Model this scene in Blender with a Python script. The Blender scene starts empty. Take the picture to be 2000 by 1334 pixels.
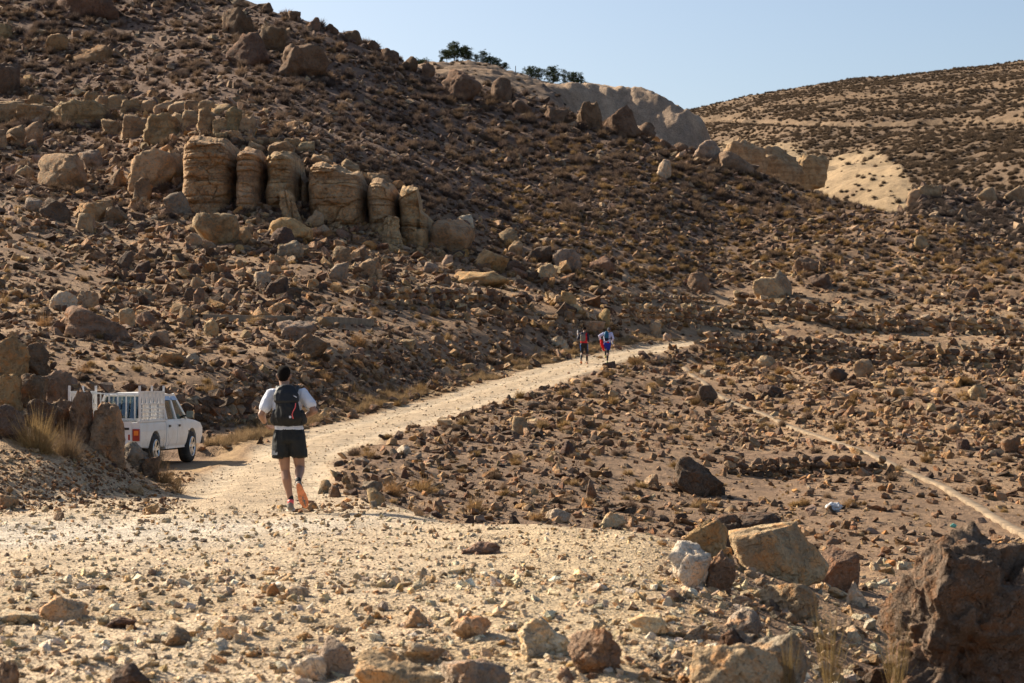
import bpy, bmesh, math, random
import numpy as np
from mathutils import Vector, Matrix, Euler

R = math.radians
scene = bpy.context.scene
C = scene.collection

# ------------------------------------------------------------------ camera, sky, sun, exposure
F = 3889.0            # focal length in photo pixels (2000 wide): 70 mm on a 36 mm frame
HOR = 755.0           # row of the horizon in the photo
CAMZ = 1.5
cam_d = bpy.data.cameras.new('camera')
cam = bpy.data.objects.new('camera', cam_d)
C.objects.link(cam)
cam.location = (0, 0, CAMZ)
cam.rotation_euler = (R(90), 0, 0)
cam_d.sensor_width = 36.0
cam_d.lens = F / 2000 * 36.0
cam_d.shift_y = (HOR - 667.0) / 2000.0
cam_d.clip_start = 0.1
cam_d.clip_end = 6000
cam_d.dof.use_dof = True
cam_d.dof.focus_distance = 42.0
cam_d.dof.aperture_fstop = 6.0
scene.camera = cam

SUN_EL, SUN_AZ = 31.0, -56.0      # azimuth from +Y (the view), negative = left
world = bpy.data.worlds.new('World')
scene.world = world
world.use_nodes = True
wn = world.node_tree
bg = wn.nodes['Background']
sky = wn.nodes.new('ShaderNodeTexSky')
sky.sky_type = 'NISHITA'
sky.sun_disc = False
sky.sun_elevation = R(SUN_EL)
sky.sun_rotation = R(SUN_AZ)
sky.altitude = 900
sky.air_density = 1.0
sky.dust_density = 4.5
sky.ozone_density = 1.0
wn.links.new(sky.outputs[0], bg.inputs[0])
bg.inputs[1].default_value = 0.078

sun_d = bpy.data.lights.new('sun', 'SUN')
sun_d.energy = 5.0
sun_d.angle = R(0.5)
sun_d.color = (1.0, 0.88, 0.70)
sun = bpy.data.objects.new('sun', sun_d)
C.objects.link(sun)
to_sun = Vector((math.sin(R(SUN_AZ)) * math.cos(R(SUN_EL)), math.cos(R(SUN_AZ)) * math.cos(R(SUN_EL)), math.sin(R(SUN_EL))))
sun.rotation_euler = to_sun.to_track_quat('Z', 'Y').to_euler()
sun.location = to_sun * 100

vs = scene.view_settings
vs.view_transform = 'Standard'
vs.look = 'None'
vs.exposure = 1.05
vs.gamma = 1.0
vs.use_curve_mapping = False
scene.cycles.max_bounces = 5
scene.cycles.diffuse_bounces = 3
scene.cycles.use_denoising = True

# ------------------------------------------------------------------ helpers
def tag(o, label=None, cat=None, group=None, kind=None):
    if label: o['label'] = label
    if cat: o['category'] = cat
    if group: o['group'] = group
    if kind: o['kind'] = kind
    return o

def mesh_np(name, verts, faces, smooth=False):
    """faces: (n,3) or (n,4) int array"""
    me = bpy.data.meshes.new(name)
    verts = np.asarray(verts, dtype=np.float32)
    faces = np.asarray(faces, dtype=np.int32)
    k = faces.shape[1]
    me.vertices.add(len(verts)); me.vertices.foreach_set('co', verts.ravel())
    me.loops.add(faces.size); me.loops.foreach_set('vertex_index', faces.ravel())
    me.polygons.add(len(faces))
    me.polygons.foreach_set('loop_start', np.arange(0, faces.size, k, dtype=np.int32))
    me.polygons.foreach_set('loop_total', np.full(len(faces), k, dtype=np.int32))
    if smooth:
        me.polygons.foreach_set('use_smooth', np.ones(len(faces), dtype=bool))
    me.update(calc_edges=True)
    return me

def add_obj(name, me, mat=None, parent=None, loc=None, rot=None, scl=None):
    o = bpy.data.objects.new(name, me)
    C.objects.link(o)
    if mat is not None:
        me.materials.clear(); me.materials.append(mat)
    if parent: o.parent = parent
    if loc is not None: o.location = loc
    if rot is not None: o.rotation_euler = rot
    if scl is not None: o.scale = scl
    return o

def empty(name, loc=(0, 0, 0), rot=(0, 0, 0)):
    o = bpy.data.objects.new(name, None)
    o.empty_display_size = 0.2
    C.objects.link(o)
    o.location = loc; o.rotation_euler = rot
    return o

# numpy value noise -------------------------------------------------
def _hash(ix, iy, iz, seed):
    h = (ix.astype(np.int64) * 374761393 + iy.astype(np.int64) * 668265263 + iz.astype(np.int64) * 2147483647 + seed * 974634777) & 0xFFFFFFFF
    h = ((h ^ (h >> 13)) * 1274126177) & 0xFFFFFFFF
    h = (h ^ (h >> 16)) & 0xFFFFFFFF
    return h.astype(np.float64) / 4294967295.0

def vnoise(p, seed=0):
    p = np.asarray(p, dtype=np.float64)
    i = np.floor(p); f = p - i; i = i.astype(np.int64)
    f = f * f * f * (f * (f * 6 - 15) + 10)
    out = 0
    for dx in (0, 1):
        wx = f[..., 0] if dx else 1 - f[..., 0]
        for dy in (0, 1):
            wy = f[..., 1] if dy else 1 - f[..., 1]
            for dz in (0, 1):
                wz = f[..., 2] if dz else 1 - f[..., 2]
                out = out + wx * wy * wz * _hash(i[..., 0] + dx, i[..., 1] + dy, i[..., 2] + dz, seed)
    return out * 2 - 1

def fbm(p, seed=0, octv=4, gain=0.5, lac=2.03):
    a, s, t = 1.0, 0.0, 0.0
    p = np.asarray(p, dtype=np.float64)
    for k in range(octv):
        s = s + a * vnoise(p, seed + k * 17); t += a
        p = p * lac + 11.7; a *= gain
    return s / t

def sstep(a, b, x):
    t = np.clip((x - a) / (b - a), 0, 1)
    return t * t * (3 - 2 * t)

# ------------------------------------------------------------------ terrain heights
# measured points of the land: photo column, distance (m), photo row at which that point shows
PTS = []
def P(px, *dy):
    for d, py in dy: PTS.append((px, d, py))
def flat(Y): return HOR + F * 1.5 / Y
for px in (-700, -250, 100, 400, 700, 1000):
    P(px, (3.5, flat(3.5)), (7, flat(7)), (11, flat(11)), (15, flat(15)), (19, flat(19)))
P(1250, (3.5, flat(3.5)), (7, flat(7)), (10, flat(10)), (13, flat(13) + 4), (17, flat(17) + 4))
P(1500, (3.5, flat(3.5)), (8, flat(8) + 30), (11, flat(11) + 45), (14, 1235), (17, 1160), (20, 1130))
P(1750, (3.5, flat(3.5)), (9, 1500), (12, 1420), (15, 1300), (18, 1210), (24, 1140))
P(2050, (3.5, flat(3.5)), (9, 1540), (12, 1450), (16, 1330), (22, 1200), (30, 1115))
P(2600, (3.5, flat(3.5)), (9, 1540), (15, 1350), (22, 1210), (30, 1120), (40, 1040), (58, 910), (90, 775), (122, 690), (142, 640), (175, 560), (205, 490))
# bank on the left
P(-600, (21, 1030), (30, 720), (40, 700), (55, 670), (75, 590))
P(-150, (22, 1025), (26, 900), (31, 715), (36, 760), (45, 790), (55, 730))
P(20, (22.5, 1018), (25, 960), (28, 860), (31, 765), (35, 830), (40, 875), (46, 893), (52, 850))
P(120, (23, 1012), (25.5, 965), (28.5, 880), (31, 795), (35, 860), (40, 895), (46, 900), (52, 860))
P(220, (23.5, 1005), (26, 970), (28.5, 915), (31, 868), (35, 905), (40, 915), (47, 905))
P(320, (24.5, 995), (27, 968), (29.5, 935), (33, 950), (38, 930))
P(400, (25, 990), (30, 958), (36, 938), (44, 913), (48, 902), (53, 868))
P(250, (53, 855)); P(250, (56.5, 800)); P(250, (58.5, 752)); P(400, (57, 800)); P(420, (60, 755)); P(100, (56, 780), (60, 720))
P(520, (26, 987), (32, 951), (38, 923), (45, 897), (53, 860))
P(640, (22, 1020), (26, 983), (31, 960), (38, 910), (45, 885))
P(760, (21.5, 1027), (24, 1000), (27, 1010), (31, 985), (38, 935), (46, 885), (54, 848))
P(900, (21.5, 1027), (24.5, 1045), (29, 1022), (34, 985), (40, 945), (48, 890), (57, 848), (65, 812))
P(1050, (21.5, 1026), (25, 1065), (30, 1032), (36, 985), (44, 930), (54, 868), (66, 815), (78, 765))
P(1200, (20.5, 1035), (24, 1095), (31, 1050), (38, 995), (46, 940), (58, 870), (72, 805), (88, 740), (100, 704))
P(1340, (19, 1070), (24, 1110), (31, 1065), (39, 1005), (47, 950), (58, 885), (72, 825), (86, 775), (100, 722), (112, 678))
P(1500, (31, 1090), (38, 1030), (45, 975), (54, 920), (66, 865), (80, 805), (95, 752), (108, 712), (120, 690))
P(1700, (30, 1105), (36, 1055), (42, 1003), (50, 948), (60, 890), (72, 832), (88, 772), (105, 724), (118, 702))
P(2000, (38, 1052), (42, 1025), (50, 965), (60, 900), (74, 838), (92, 772), (110, 726), (120, 712))
# above wall B: track shelf, terrace, wall A, slope to the ridge
P(1400, (121, 668), (128, 650), (134, 632), (141, 600), (155, 560), (170, 510), (190, 440), (208, 365), (219, 306))
P(1550, (124, 660), (131, 652), (137, 632), (143, 600), (155, 560), (172, 505), (190, 455), (212, 372))
P(1700, (122, 672), (130, 664), (138, 648), (142, 613), (152, 580), (166, 530), (185, 465), (206, 412))
P(1850, (123, 676), (132, 664), (141, 650), (144, 625), (154, 590), (170, 530), (188, 468), (204, 440))
P(2000, (124, 680), (135, 664), (144, 650), (147, 632), (157, 592), (175, 532), (190, 500), (199, 482))
# the hill on the left
P(-700, (90, 540), (120, 430), (160, 300), (200, 150), (240, -20), (290, -220))
P(-200, (62, 665), (80, 580), (110, 450), (140, 345), (170, 255), (200, 140), (230, 10), (270, -140))
P(0, (62, 668), (75, 605), (90, 530), (110, 440), (130, 372), (150, 310), (170, 248), (190, 175), (212, 70), (232, -10), (265, -130))
P(200, (63, 690), (80, 612), (95, 548), (112, 478), (130, 408), (150, 320), (168, 250), (190, 170), (215, 70), (240, -30), (270, -120))
P(400, (68, 690), (82, 622), (95, 565), (112, 492), (125, 440), (133, 405), (139, 292), (160, 225), (190, 140), (220, 55), (248, -22), (275, 20))
P(620, (55, 842), (59, 790), (64, 745), (72, 695), (82, 640), (89, 610), (100, 562), (115, 512), (126, 468), (132, 432), (139, 318), (160, 252), (190, 170), (218, 92), (240, 45), (270, 100))
P(800, (70, 775), (75, 735), (83, 690), (93, 640), (105, 590), (115, 550), (125, 505), (131, 480), (138, 400), (160, 318), (190, 240), (218, 170), (240, 128), (275, 190))
P(1000, (87, 722), (93, 688), (103, 640), (113, 595), (123, 550), (135, 500), (150, 445), (170, 382), (195, 310), (220, 235), (240, 180), (275, 250))
P(1190, (107, 668), (115, 632), (125, 592), (140, 536), (158, 472), (180, 400), (205, 325), (222, 275), (234, 245), (275, 320))
P(1300, (118, 650), (128, 618), (142, 570), (162, 498), (184, 418), (208, 338), (226, 282), (260, 340))
P(1480, (218, 338), (245, 400)); P(1600, (212, 390), (245, 450)); P(1400, (245, 370))
P(1750, (240, 480)); P(2000, (235, 540)); P(2600, (240, 560))
for px in (-700, 0): P(px, (310, -260))
P(500, (310, 80)); P(900, (310, 260)); P(1300, (310, 420)); P(1700, (310, 520)); P(2100, (310, 560)); P(2600, (310, 580))

def tps_fit(pts, lam=1e-4):
    a = np.array(pts, dtype=np.float64)
    U = np.stack([a[:, 0] / 700.0, np.log(a[:, 1]) * 2.2], 1)
    q = a[:, 2] - (HOR + F * 1.5 / a[:, 1])
    n = len(U)
    d2 = ((U[:, None] - U[None]) ** 2).sum(-1)
    K = 0.5 * d2 * np.log(d2 + 1e-12) + lam * np.eye(n)
    Pm = np.concatenate([np.ones((n, 1)), U], 1)
    A = np.zeros((n + 3, n + 3)); A[:n, :n] = K; A[:n, n:] = Pm; A[n:, :n] = Pm.T
    sol = np.linalg.solve(A, np.concatenate([q, np.zeros(3)]))
    return U, sol

def tps_eval(model, px, Y):
    U, sol = model
    u = (px / 700.0).ravel(); v = (np.log(Y) * 2.2).ravel()
    out = np.empty(len(u))
    n = len(U)
    for s in range(0, len(u), 20000):
        du = u[s:s + 20000, None] - U[None, :, 0]; dv = v[s:s + 20000, None] - U[None, :, 1]
        d2 = du * du + dv * dv
        out[s:s + 20000] = (0.5 * d2 * np.log(d2 + 1e-12)) @ sol[:n] + sol[n] + sol[n + 1] * u[s:s + 20000] + sol[n + 2] * v[s:s + 20000]
    return out.reshape(px.shape)

class Land:
    """a height field on a fan of columns (photo column) and distances; world x = (px-1000)/F*Y"""
    def __init__(self, pts, cols, rows, lam=1e-3):
        self.cols, self.rows = cols, rows
        cc = np.arange(cols[0], cols[-1] + 40, 40.0); rr = np.exp(np.arange(math.log(rows[0]), math.log(rows[-1]) + .03, 0.025))
        g = tps_eval(tps_fit(pts, lam), *np.meshgrid(cc, rr))
        # bicubic-ish upsampling: linear on a fine lattice
        PX, YY = np.meshgrid(cols, rows)
        fi = (PX - cc[0]) / 40.0; fj = (np.log(YY) - math.log(rr[0])) / 0.025
        self.q = cubic2(g, fj, fi)
        self.PX, self.YY = PX, YY
        self.X = (PX - 1000) / F * YY
        self.Z = CAMZ - (self.q + F * 1.5 / YY) / F * YY
    def finish(self):
        self.py = HOR - (self.Z - CAMZ) / self.YY * F
        self.runmin = np.minimum.accumulate(self.py, axis=0)
        self.lrows = np.log(self.rows)
    def ij(self, px, Y):
        i = np.interp(px, self.cols, np.arange(len(self.cols)))
        j = np.interp(np.log(Y), self.lrows, np.arange(len(self.rows)))
        return i, j
    def lookup(self, A, px, Y):
        i, j = self.ij(px, Y)
        i0 = np.clip(np.floor(i).astype(int), 0, len(self.cols) - 2); j0 = np.clip(np.floor(j).astype(int), 0, len(self.rows) - 2)
        a, b = i - i0, j - j0
        return (A[j0, i0] * (1 - a) + A[j0, i0 + 1] * a) * (1 - b) + (A[j0 + 1, i0] * (1 - a) + A[j0 + 1, i0 + 1] * a) * b
    def z(self, x, Y):
        return self.lookup(self.Z, np.asarray(x, float) / Y * F + 1000, np.asarray(Y, float))
    def hit(self, px, py):
        """distance at which the line of sight through (px,py) meets the land"""
        i = int(np.clip(np.round(np.interp(px, self.cols, np.arange(len(self.cols)))), 0, len(self.cols) - 1))
        col = self.runmin[:, i]
        k = int(np.searchsorted(-col, -py))
        k = min(max(k, 1), len(self.rows) - 1)
        a, b = col[k - 1], col[k]
        t = 0 if a == b else np.clip((a - py) / (a - b), 0, 1)
        return float(np.exp(self.lrows[k - 1] * (1 - t) + self.lrows[k] * t))
    def point(self, px, py):
        Y = self.hit(px, py)
        x = (px - 1000) / F * Y
        return Vector((x, Y, float(self.z(x, Y))))

def cubic2(g, fj, fi):
    def w(t):
        return (-.5 * t + t * t - .5 * t ** 3, 1 - 2.5 * t * t + 1.5 * t ** 3, .5 * t + 2 * t * t - 1.5 * t ** 3, -.5 * t * t + .5 * t ** 3)
    j0 = np.floor(fj).astype(int); i0 = np.floor(fi).astype(int)
    wj, wi = w(fj - j0), w(fi - i0)
    out = 0
    for a in range(4):
        ja = np.clip(j0 + a - 1, 0, g.shape[0] - 1)
        row = 0
        for b in range(4):
            row = row + wi[b] * g[ja, np.clip(i0 + b - 1, 0, g.shape[1] - 1)]
        out = out + wj[a] * row
    return out

cols = np.concatenate([np.arange(-640, -80, 20), np.arange(-80, 2080, 2.6), np.arange(2080, 2560, 20)])
rows = np.exp(np.concatenate([np.arange(math.log(4.0), math.log(25), .011), np.arange(math.log(25), math.log(300), .0046)]))
land = Land(PTS, cols, rows)
X, Y, Z = land.X, land.YY, land.Z

# the dirt track: (column, distance, row)
TRACK = [(-420, 20.5, 1038), (-100, 20.2, 1043), (150, 20.5, 1040), (330, 22, 1022), (450, 25, 990), (505, 29, 966), (520, 35, 936), (540, 42, 906), (600, 50, 873), (700, 57, 842), (805, 64.5, 814), (905, 73, 783), (1005, 83, 752), (1100, 93, 723), (1170, 101, 703),
         (1245, 108, 687), (1330, 115, 673), (1430, 122, 664), (1560, 128, 660), (1750, 133, 662), (1900, 137, 662), (2100, 143, 664), (2500, 150, 668)]
TR = np.array([((p - 1000) / F * y, y, CAMZ - (r - HOR) / F * y) for p, y, r in TRACK])
def polydist(X, Y, pl):
    best = np.full(X.shape, 1e9); zz = np.zeros(X.shape); side = np.zeros(X.shape)
    for a, b in zip(pl[:-1], pl[1:]):
        dx, dy = b[0] - a[0], b[1] - a[1]
        L = dx * dx + dy * dy
        t = np.clip(((X - a[0]) * dx + (Y - a[1]) * dy) / L, 0, 1)
        d = np.hypot(X - a[0] - t * dx, Y - a[1] - t * dy)
        m = d < best
        best = np.where(m, d, best); zz = np.where(m, a[2] + t * (b[2] - a[2]), zz)
        side = np.where(m, np.sign((X - a[0]) * dy - (Y - a[1]) * dx), side)
    return best, zz, side
wig = fbm(np.stack([X * .35, Y * .35, X * 0], -1), 5, 3)
D, ZR, SIDE = polydist(X, Y, TR)
HW = np.interp(Y, [21, 25, 30, 46, 58, 200], [2.3, 2.0, 1.25, 1.25, 1.6, 1.75]) + wig * .4
t_road = sstep(HW + np.where((SIDE < 0) & (Y > 50), 4.5, 1.1), HW - .1, D)
t_road[(Y < 24)] *= sstep(14.0, 24, Y)[Y < 24]
Z = Z * (1 - t_road) + ZR * t_road
# level ground under the pickup
TRUCK = (-8.57, 45.55, -0.28)
td = np.hypot(np.where(X > TRUCK[0], .8, 1.0) * (X - TRUCK[0]), (Y - TRUCK[1]) * np.where(Y < TRUCK[1], .42, .62))
tt = sstep(3.0, 1.75, td)
Z = Z * (1 - tt) + TRUCK[2] * tt
# masks
m_fore = sstep(26, 22, Y + wig * 1.5 + np.clip((np.abs(land.PX - 650) - 700) / 60, -3, 4)) * sstep(1420, 1180, land.PX - Y * 2)
m_bank = sstep(420, 360, land.PX + (30 - Y) * 8) * sstep(22.5, 25, Y) * sstep(42, 34, Y)
m_track = sstep(HW + .15, HW - .25, D) * (Y > 21)
m_flat = np.maximum(m_track, m_fore * (1 - m_bank))
m_hill = sstep(95, 170, Y)
# roughness
nz = lambda s, sd, o=3: fbm(np.stack([X * s, Y * s, X * 0 + sd], -1), sd, o)
rough = nz(.12, 1) * .55 * sstep(60, 120, Y) + nz(.45, 2) * (.10 + .16 * sstep(60, 140, Y)) + nz(1.6, 3) * (.05 + .05 * sstep(80, 140, Y)) + np.abs(nz(5.0, 4, 2)) * .03
rough_fore = nz(.8, 6) * .035 + nz(4, 7, 3) * .014 + np.clip(nz(1.7, 8), 0, 1) * .10 * sstep(15, 11, Y)
near_truck = 1 - .9 * tt
Z = Z + (rough * (1 - m_flat) * (1 - .5 * sstep(.6, 0, m_flat) * 0) + rough_fore * m_flat) * near_truck
# wheel ruts on the track
rut = np.exp(-((D - .8) / .28) ** 2) * m_track
Z = Z - rut * .035
land.Z = Z
land.finish()
hid = land.py - land.runmin      # > 0 where nearer land hides this point

# colours of the soil
def mixc(a, b, t): return a * (1 - t[..., None]) + np.asarray(b) * t[..., None]
n1, n2, n3, n4 = nz(.06, 21), nz(.3, 22), nz(1.4, 23), nz(.9, 24)
col = np.zeros(X.shape + (3,)) + np.array((.225, .155, .10))
col = mixc(col, (.185, .128, .088), sstep(-.1, .45, n2 + .5 * n3))
col = mixc(col, (.36, .262, .165), sstep(.0, .5, n1 * .6 + n4 * .7) * .75)
hill = sstep(120, 165, Y + 20 * n1) * sstep(1750, 1000, land.PX)
col = mixc(col, (.128, .087, .067), hill * .9)
# pale sandy patches low on the slopes
sand = sstep(-.15, .35, n1 + .45 * n2) * sstep(60, 75, Y) * sstep(150, 120, Y)
col = mixc(col, (.37, .262, .165), sand * .38)
terr = sstep(118, 124, Y) * sstep(160, 146, Y) * sstep(1050, 1250, land.PX) * sstep(-.5, .3, n2)
col = mixc(col, (.36, .27, .175), terr * .7)
valley = sstep(27, 32, Y) * sstep(75, 45, Y) * sstep(650, 900, land.PX)
col = mixc(col, (.20, .145, .10), valley * .55)
col = mixc(col, (.40, .295, .185), m_bank * .75)  # bank soil brightened and warmed: sunlight missing there is put into the colour
fore = mixc(np.zeros_like(col) + np.array((.52, .40, .265)), (.40, .285, .165), sstep(-.1, .5, n4 + .3 * n3) * sstep(17, 12.5, Y + n2 * 2) * .9)
fore = mixc(fore, (.60, .53, .43), sstep(3.2, 1.2, np.abs(D + n2 * .8)) * sstep(24.5, 21, Y) * sstep(13, 17, Y) * .75)
fore = mixc(fore, (.47, .35, .205), sstep(700, 1150, land.PX + n2 * 120) * sstep(23, 19, Y) * .6)
col = col * (1 - m_fore[..., None]) + fore * m_fore[..., None]
tr = mixc(np.zeros_like(col) + np.array((.50, .38, .25)), (.56, .44, .30), rut)
tr = mixc(tr, (.38, .28, .17), sstep(.1, .5, n3) * .4)
col = mixc(col, tr, m_track * (1 - m_fore)) if False else col * (1 - (m_track * (1 - m_fore))[..., None]) + tr * (m_track * (1 - m_fore))[..., None]
verge = np.exp(-((D - HW - .5) / .5) ** 2) * (Y > 40) * (SIDE < 0) * (1 - m_track)
col = mixc(col, (.34, .25, .14), verge * .7)
dim = (1 - np.maximum(m_fore, m_track))[..., None]
SOIL = col * (np.array((.80, .81, .825)) * (1 - dim) + np.array((.93, .86, .79)) * dim)
# ------------------------------------------------------------------ materials
def new_mat(name):
    m = bpy.data.materials.new(name); m.use_nodes = True
    nt = m.node_tree
    return m, nt, nt.nodes['Principled BSDF']

def N(nt, typ, **kw):
    n = nt.nodes.new(typ)
    for k, v in kw.items():
        if k == 'inp':
            for kk, vv in v.items(): n.inputs[kk].default_value = vv
        else: setattr(n, k, v)
    return n

def mixrgb(nt, fac, a, b, mode='MIX'):
    n = nt.nodes.new('ShaderNodeMix'); n.data_type = 'RGBA'; n.blend_type = mode
    for s, v in ((0, fac), (6, a), (7, b)):
        if hasattr(v, 'is_linked') or isinstance(v, bpy.types.NodeSocket): nt.links.new(v, n.inputs[s])
        elif s == 0: n.inputs[0].default_value = v
        else: n.inputs[s].default_value = (*v, 1)
    return n.outputs[2]

def ramp(nt, src, a, b, lo=0.0, hi=1.0):
    n = nt.nodes.new('ShaderNodeMapRange')
    nt.links.new(src, n.inputs[0])
    for i, v in enumerate((a, b, lo, hi)): n.inputs[i + 1].default_value = v
    return n.outputs[0]

def noise(nt, vec, scale, detail=4, rough=.55, dist=0.0):
    n = N(nt, 'ShaderNodeTexNoise', inp={'Scale': scale, 'Detail': detail, 'Roughness': rough, 'Distortion': dist})
    if vec is not None: nt.links.new(vec, n.inputs['Vector'])
    return n.outputs['Fac']

def bump(nt, h, strength, dist, prev=None):
    b = N(nt, 'ShaderNodeBump', inp={'Strength': strength, 'Distance': dist})
    nt.links.new(h, b.inputs['Height'])
    if prev is not None: nt.links.new(prev, b.inputs['Normal'])
    return b.outputs[0]

def mat_soil(name, fine=1.0):
    m, nt, b = new_mat(name)
    geo = N(nt, 'ShaderNodeNewGeometry'); pos = geo.outputs['Position']
    at = N(nt, 'ShaderNodeAttribute', attribute_name='soil')
    a = noise(nt, pos, 2.2 * fine, 6, .65); c = noise(nt, pos, 17 * fine, 3, .6)
    col = mixrgb(nt, 1.0, at.outputs['Color'], (1, 1, 1), 'MULTIPLY')
    va = ramp(nt, a, .3, .7, .72, 1.25)
    hs = N(nt, 'ShaderNodeHueSaturation'); nt.links.new(va, hs.inputs['Value']); nt.links.new(col, hs.inputs['Color'])
    vor = N(nt, 'ShaderNodeTexVoronoi', inp={'Scale': 34.0 * fine}); nt.links.new(pos, vor.inputs['Vector'])
    peb = mixrgb(nt, ramp(nt, vor.outputs['Color'], 0, 1, 0, .6), hs.outputs[0], mixrgb(nt, 1.0, hs.outputs[0], (1.7, 1.65, 1.6), 'MULTIPLY'))
    peb2 = mixrgb(nt, ramp(nt, c, .42, .7, 0, .5), peb, mixrgb(nt, 1.0, hs.outputs[0], (.40, .36, .33), 'MULTIPLY'))
    nt.links.new(peb2, b.inputs['Base Color'])
    b.inputs['Roughness'].default_value = .95
    b.inputs['Specular IOR Level'].default_value = .15
    n1_ = bump(nt, vor.outputs['Distance'], .8, .02 / fine)
    nt.links.new(bump(nt, a, .8, .10 / fine, bump(nt, c, .7, .03 / fine, n1_)), b.inputs['Normal'])
    return m

def mat_rock(name, strata=0.0, clean=False):
    m, nt, b = new_mat(name)
    pos = N(nt, 'ShaderNodeNewGeometry').outputs['Position']
    at = N(nt, 'ShaderNodeAttribute', attribute_name='tint'); at.attribute_type = 'INSTANCER'
    tint = mixrgb(nt, 1.0, at.outputs['Color'], (1.15, 1.12, 1.02), 'MULTIPLY')
    big = noise(nt, pos, 1.1, 5, .6, .6); mid = noise(nt, pos, 6, 6, .65); fin = noise(nt, pos, 30, 3, .6)
    dark = mixrgb(nt, 1.0, tint, (.36, .31, .29) if not clean else (.72, .66, .60), 'MULTIPLY')
    c = mixrgb(nt, ramp(nt, big, .44, .58, 0, .6), tint, dark)
    orange = mixrgb(nt, 1.0, tint, (1.2, .80, .5), 'MULTIPLY')
    c = mixrgb(nt, ramp(nt, mid, .50, .62, 0, .7), c, orange)
    c = mixrgb(nt, ramp(nt, mid, .36, .46, .55, 0), c, dark)
    pale = mixrgb(nt, .45, tint, (.62, .56, .48))
    c = mixrgb(nt, ramp(nt, fin, .55, .75, 0, .4), c, pale)
    h = mid
    if strata:
        sep = N(nt, 'ShaderNodeSeparateXYZ'); nt.links.new(pos, sep.inputs[0])
        w = N(nt, 'ShaderNodeMath', operation='MULTIPLY_ADD'); nt.links.new(big, w.inputs[0]); w.inputs[1].default_value = .7; nt.links.new(sep.outputs[2], w.inputs[2])
        cmb = N(nt, 'ShaderNodeCombineXYZ'); nt.links.new(w.outputs[0], cmb.inputs[2])
        band = noise(nt, cmb.outputs[0], strata, 4, .7)
        c = mixrgb(nt, ramp(nt, band, .5, .62, 0, .6), c, mixrgb(nt, 1.0, tint, (.38, .30, .26), 'MULTIPLY'))
        c = mixrgb(nt, ramp(nt, band, .35, .45, .5, 0), c, mixrgb(nt, 1.0, tint, (1.2, 1.0, .75), 'MULTIPLY'))
        nb = bump(nt, band, .7, .15)
    else: nb = None
    nt.links.new(c, b.inputs['Base Color'])
    b.inputs['Roughness'].default_value = .9
    b.inputs['Specular IOR Level'].default_value = .2
    crk = N(nt, 'ShaderNodeTexVoronoi', inp={'Scale': 2.6}, feature='DISTANCE_TO_EDGE')
    wv = N(nt, 'ShaderNodeVectorMath', operation='MULTIPLY_ADD'); nz_ = N(nt, 'ShaderNodeTexNoise', inp={'Scale': 3.0}); nt.links.new(pos, nz_.inputs['Vector'])
    nt.links.new(nz_.outputs['Color'], wv.inputs[0]); wv.inputs[1].default_value = (.5, .5, .5); nt.links.new(pos, wv.inputs[2]); nt.links.new(wv.outputs[0], crk.inputs['Vector'])
    nb2 = bump(nt, ramp(nt, crk.outputs['Distance'], 0, .06), .6, .05, nb)
    nt.links.new(bump(nt, fin, .8, .03, bump(nt, h, 1.0, .16, nb2)), b.inputs['Normal'])
    return m

def mat_plain(name, rgb, rough=.6, spec=.4, metal=0.0, var=.12, scale=9.0, bmp=0.0, grime=None):
    m, nt, b = new_mat(name)
    pos = N(nt, 'ShaderNodeTexCoord').outputs['Object']
    n = noise(nt, pos, scale, 5, .6)
    c = mixrgb(nt, ramp(nt, n, .3, .7), tuple(v * (1 - var) for v in rgb), tuple(min(1, v * (1 + var)) for v in rgb))
    if grime:
        n2_ = noise(nt, pos, 2.3, 6, .7)
        c = mixrgb(nt, ramp(nt, n2_, .48, .75, 0, grime[1]), c, grime[0])
    nt.links.new(c, b.inputs['Base Color'])
    b.inputs['Roughness'].default_value = rough
    b.inputs['Specular IOR Level'].default_value = spec
    b.inputs['Metallic'].default_value = metal
    if bmp: nt.links.new(bump(nt, noise(nt, pos, scale * 3, 4), .6, bmp), b.inputs['Normal'])
    return m

def mat_plant(name):
    m, nt, b = new_mat(name)
    at = N(nt, 'ShaderNodeAttribute', attribute_name='tint'); at.attribute_type = 'INSTANCER'
    pos = N(nt, 'ShaderNodeNewGeometry').outputs['Position']
    n = noise(nt, pos, 12, 3)
    c = mixrgb(nt, ramp(nt, n, .3, .7), mixrgb(nt, 1.0, at.outputs['Color'], (.55, .5, .5), 'MULTIPLY'), at.outputs['Color'])
    nt.links.new(c, b.inputs['Base Color'])
    b.inputs['Roughness'].default_value = .9
    b.inputs['Specular IOR Level'].default_value = .1
    tr = N(nt, 'ShaderNodeBsdfTranslucent'); nt.links.new(c, tr.inputs[0])
    mx = N(nt, 'ShaderNodeMixShader', inp={0: .3})
    nt.links.new(b.outputs[0], mx.inputs[1]); nt.links.new(tr.outputs[0], mx.inputs[2])
    nt.links.new(mx.outputs[0], nt.nodes['Material Output'].inputs[0])
    return m

M_SOIL = mat_soil('soil')
M_FAR = mat_soil('far_soil', .22)
M_ROCK = mat_rock('rock')
M_CLIFF = mat_rock('layered_rock', 1.7)
M_GRAV = mat_rock('gravel_stone', 0.0, True)
M_PLANT = mat_plant('dry_plant')

# ------------------------------------------------------------------ the land as meshes
def grid_faces(nr, nc):
    i = np.arange(nr * nc).reshape(nr, nc)
    return np.stack([i[:-1, :-1], i[:-1, 1:], i[1:, 1:], i[1:, :-1]], -1)

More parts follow.
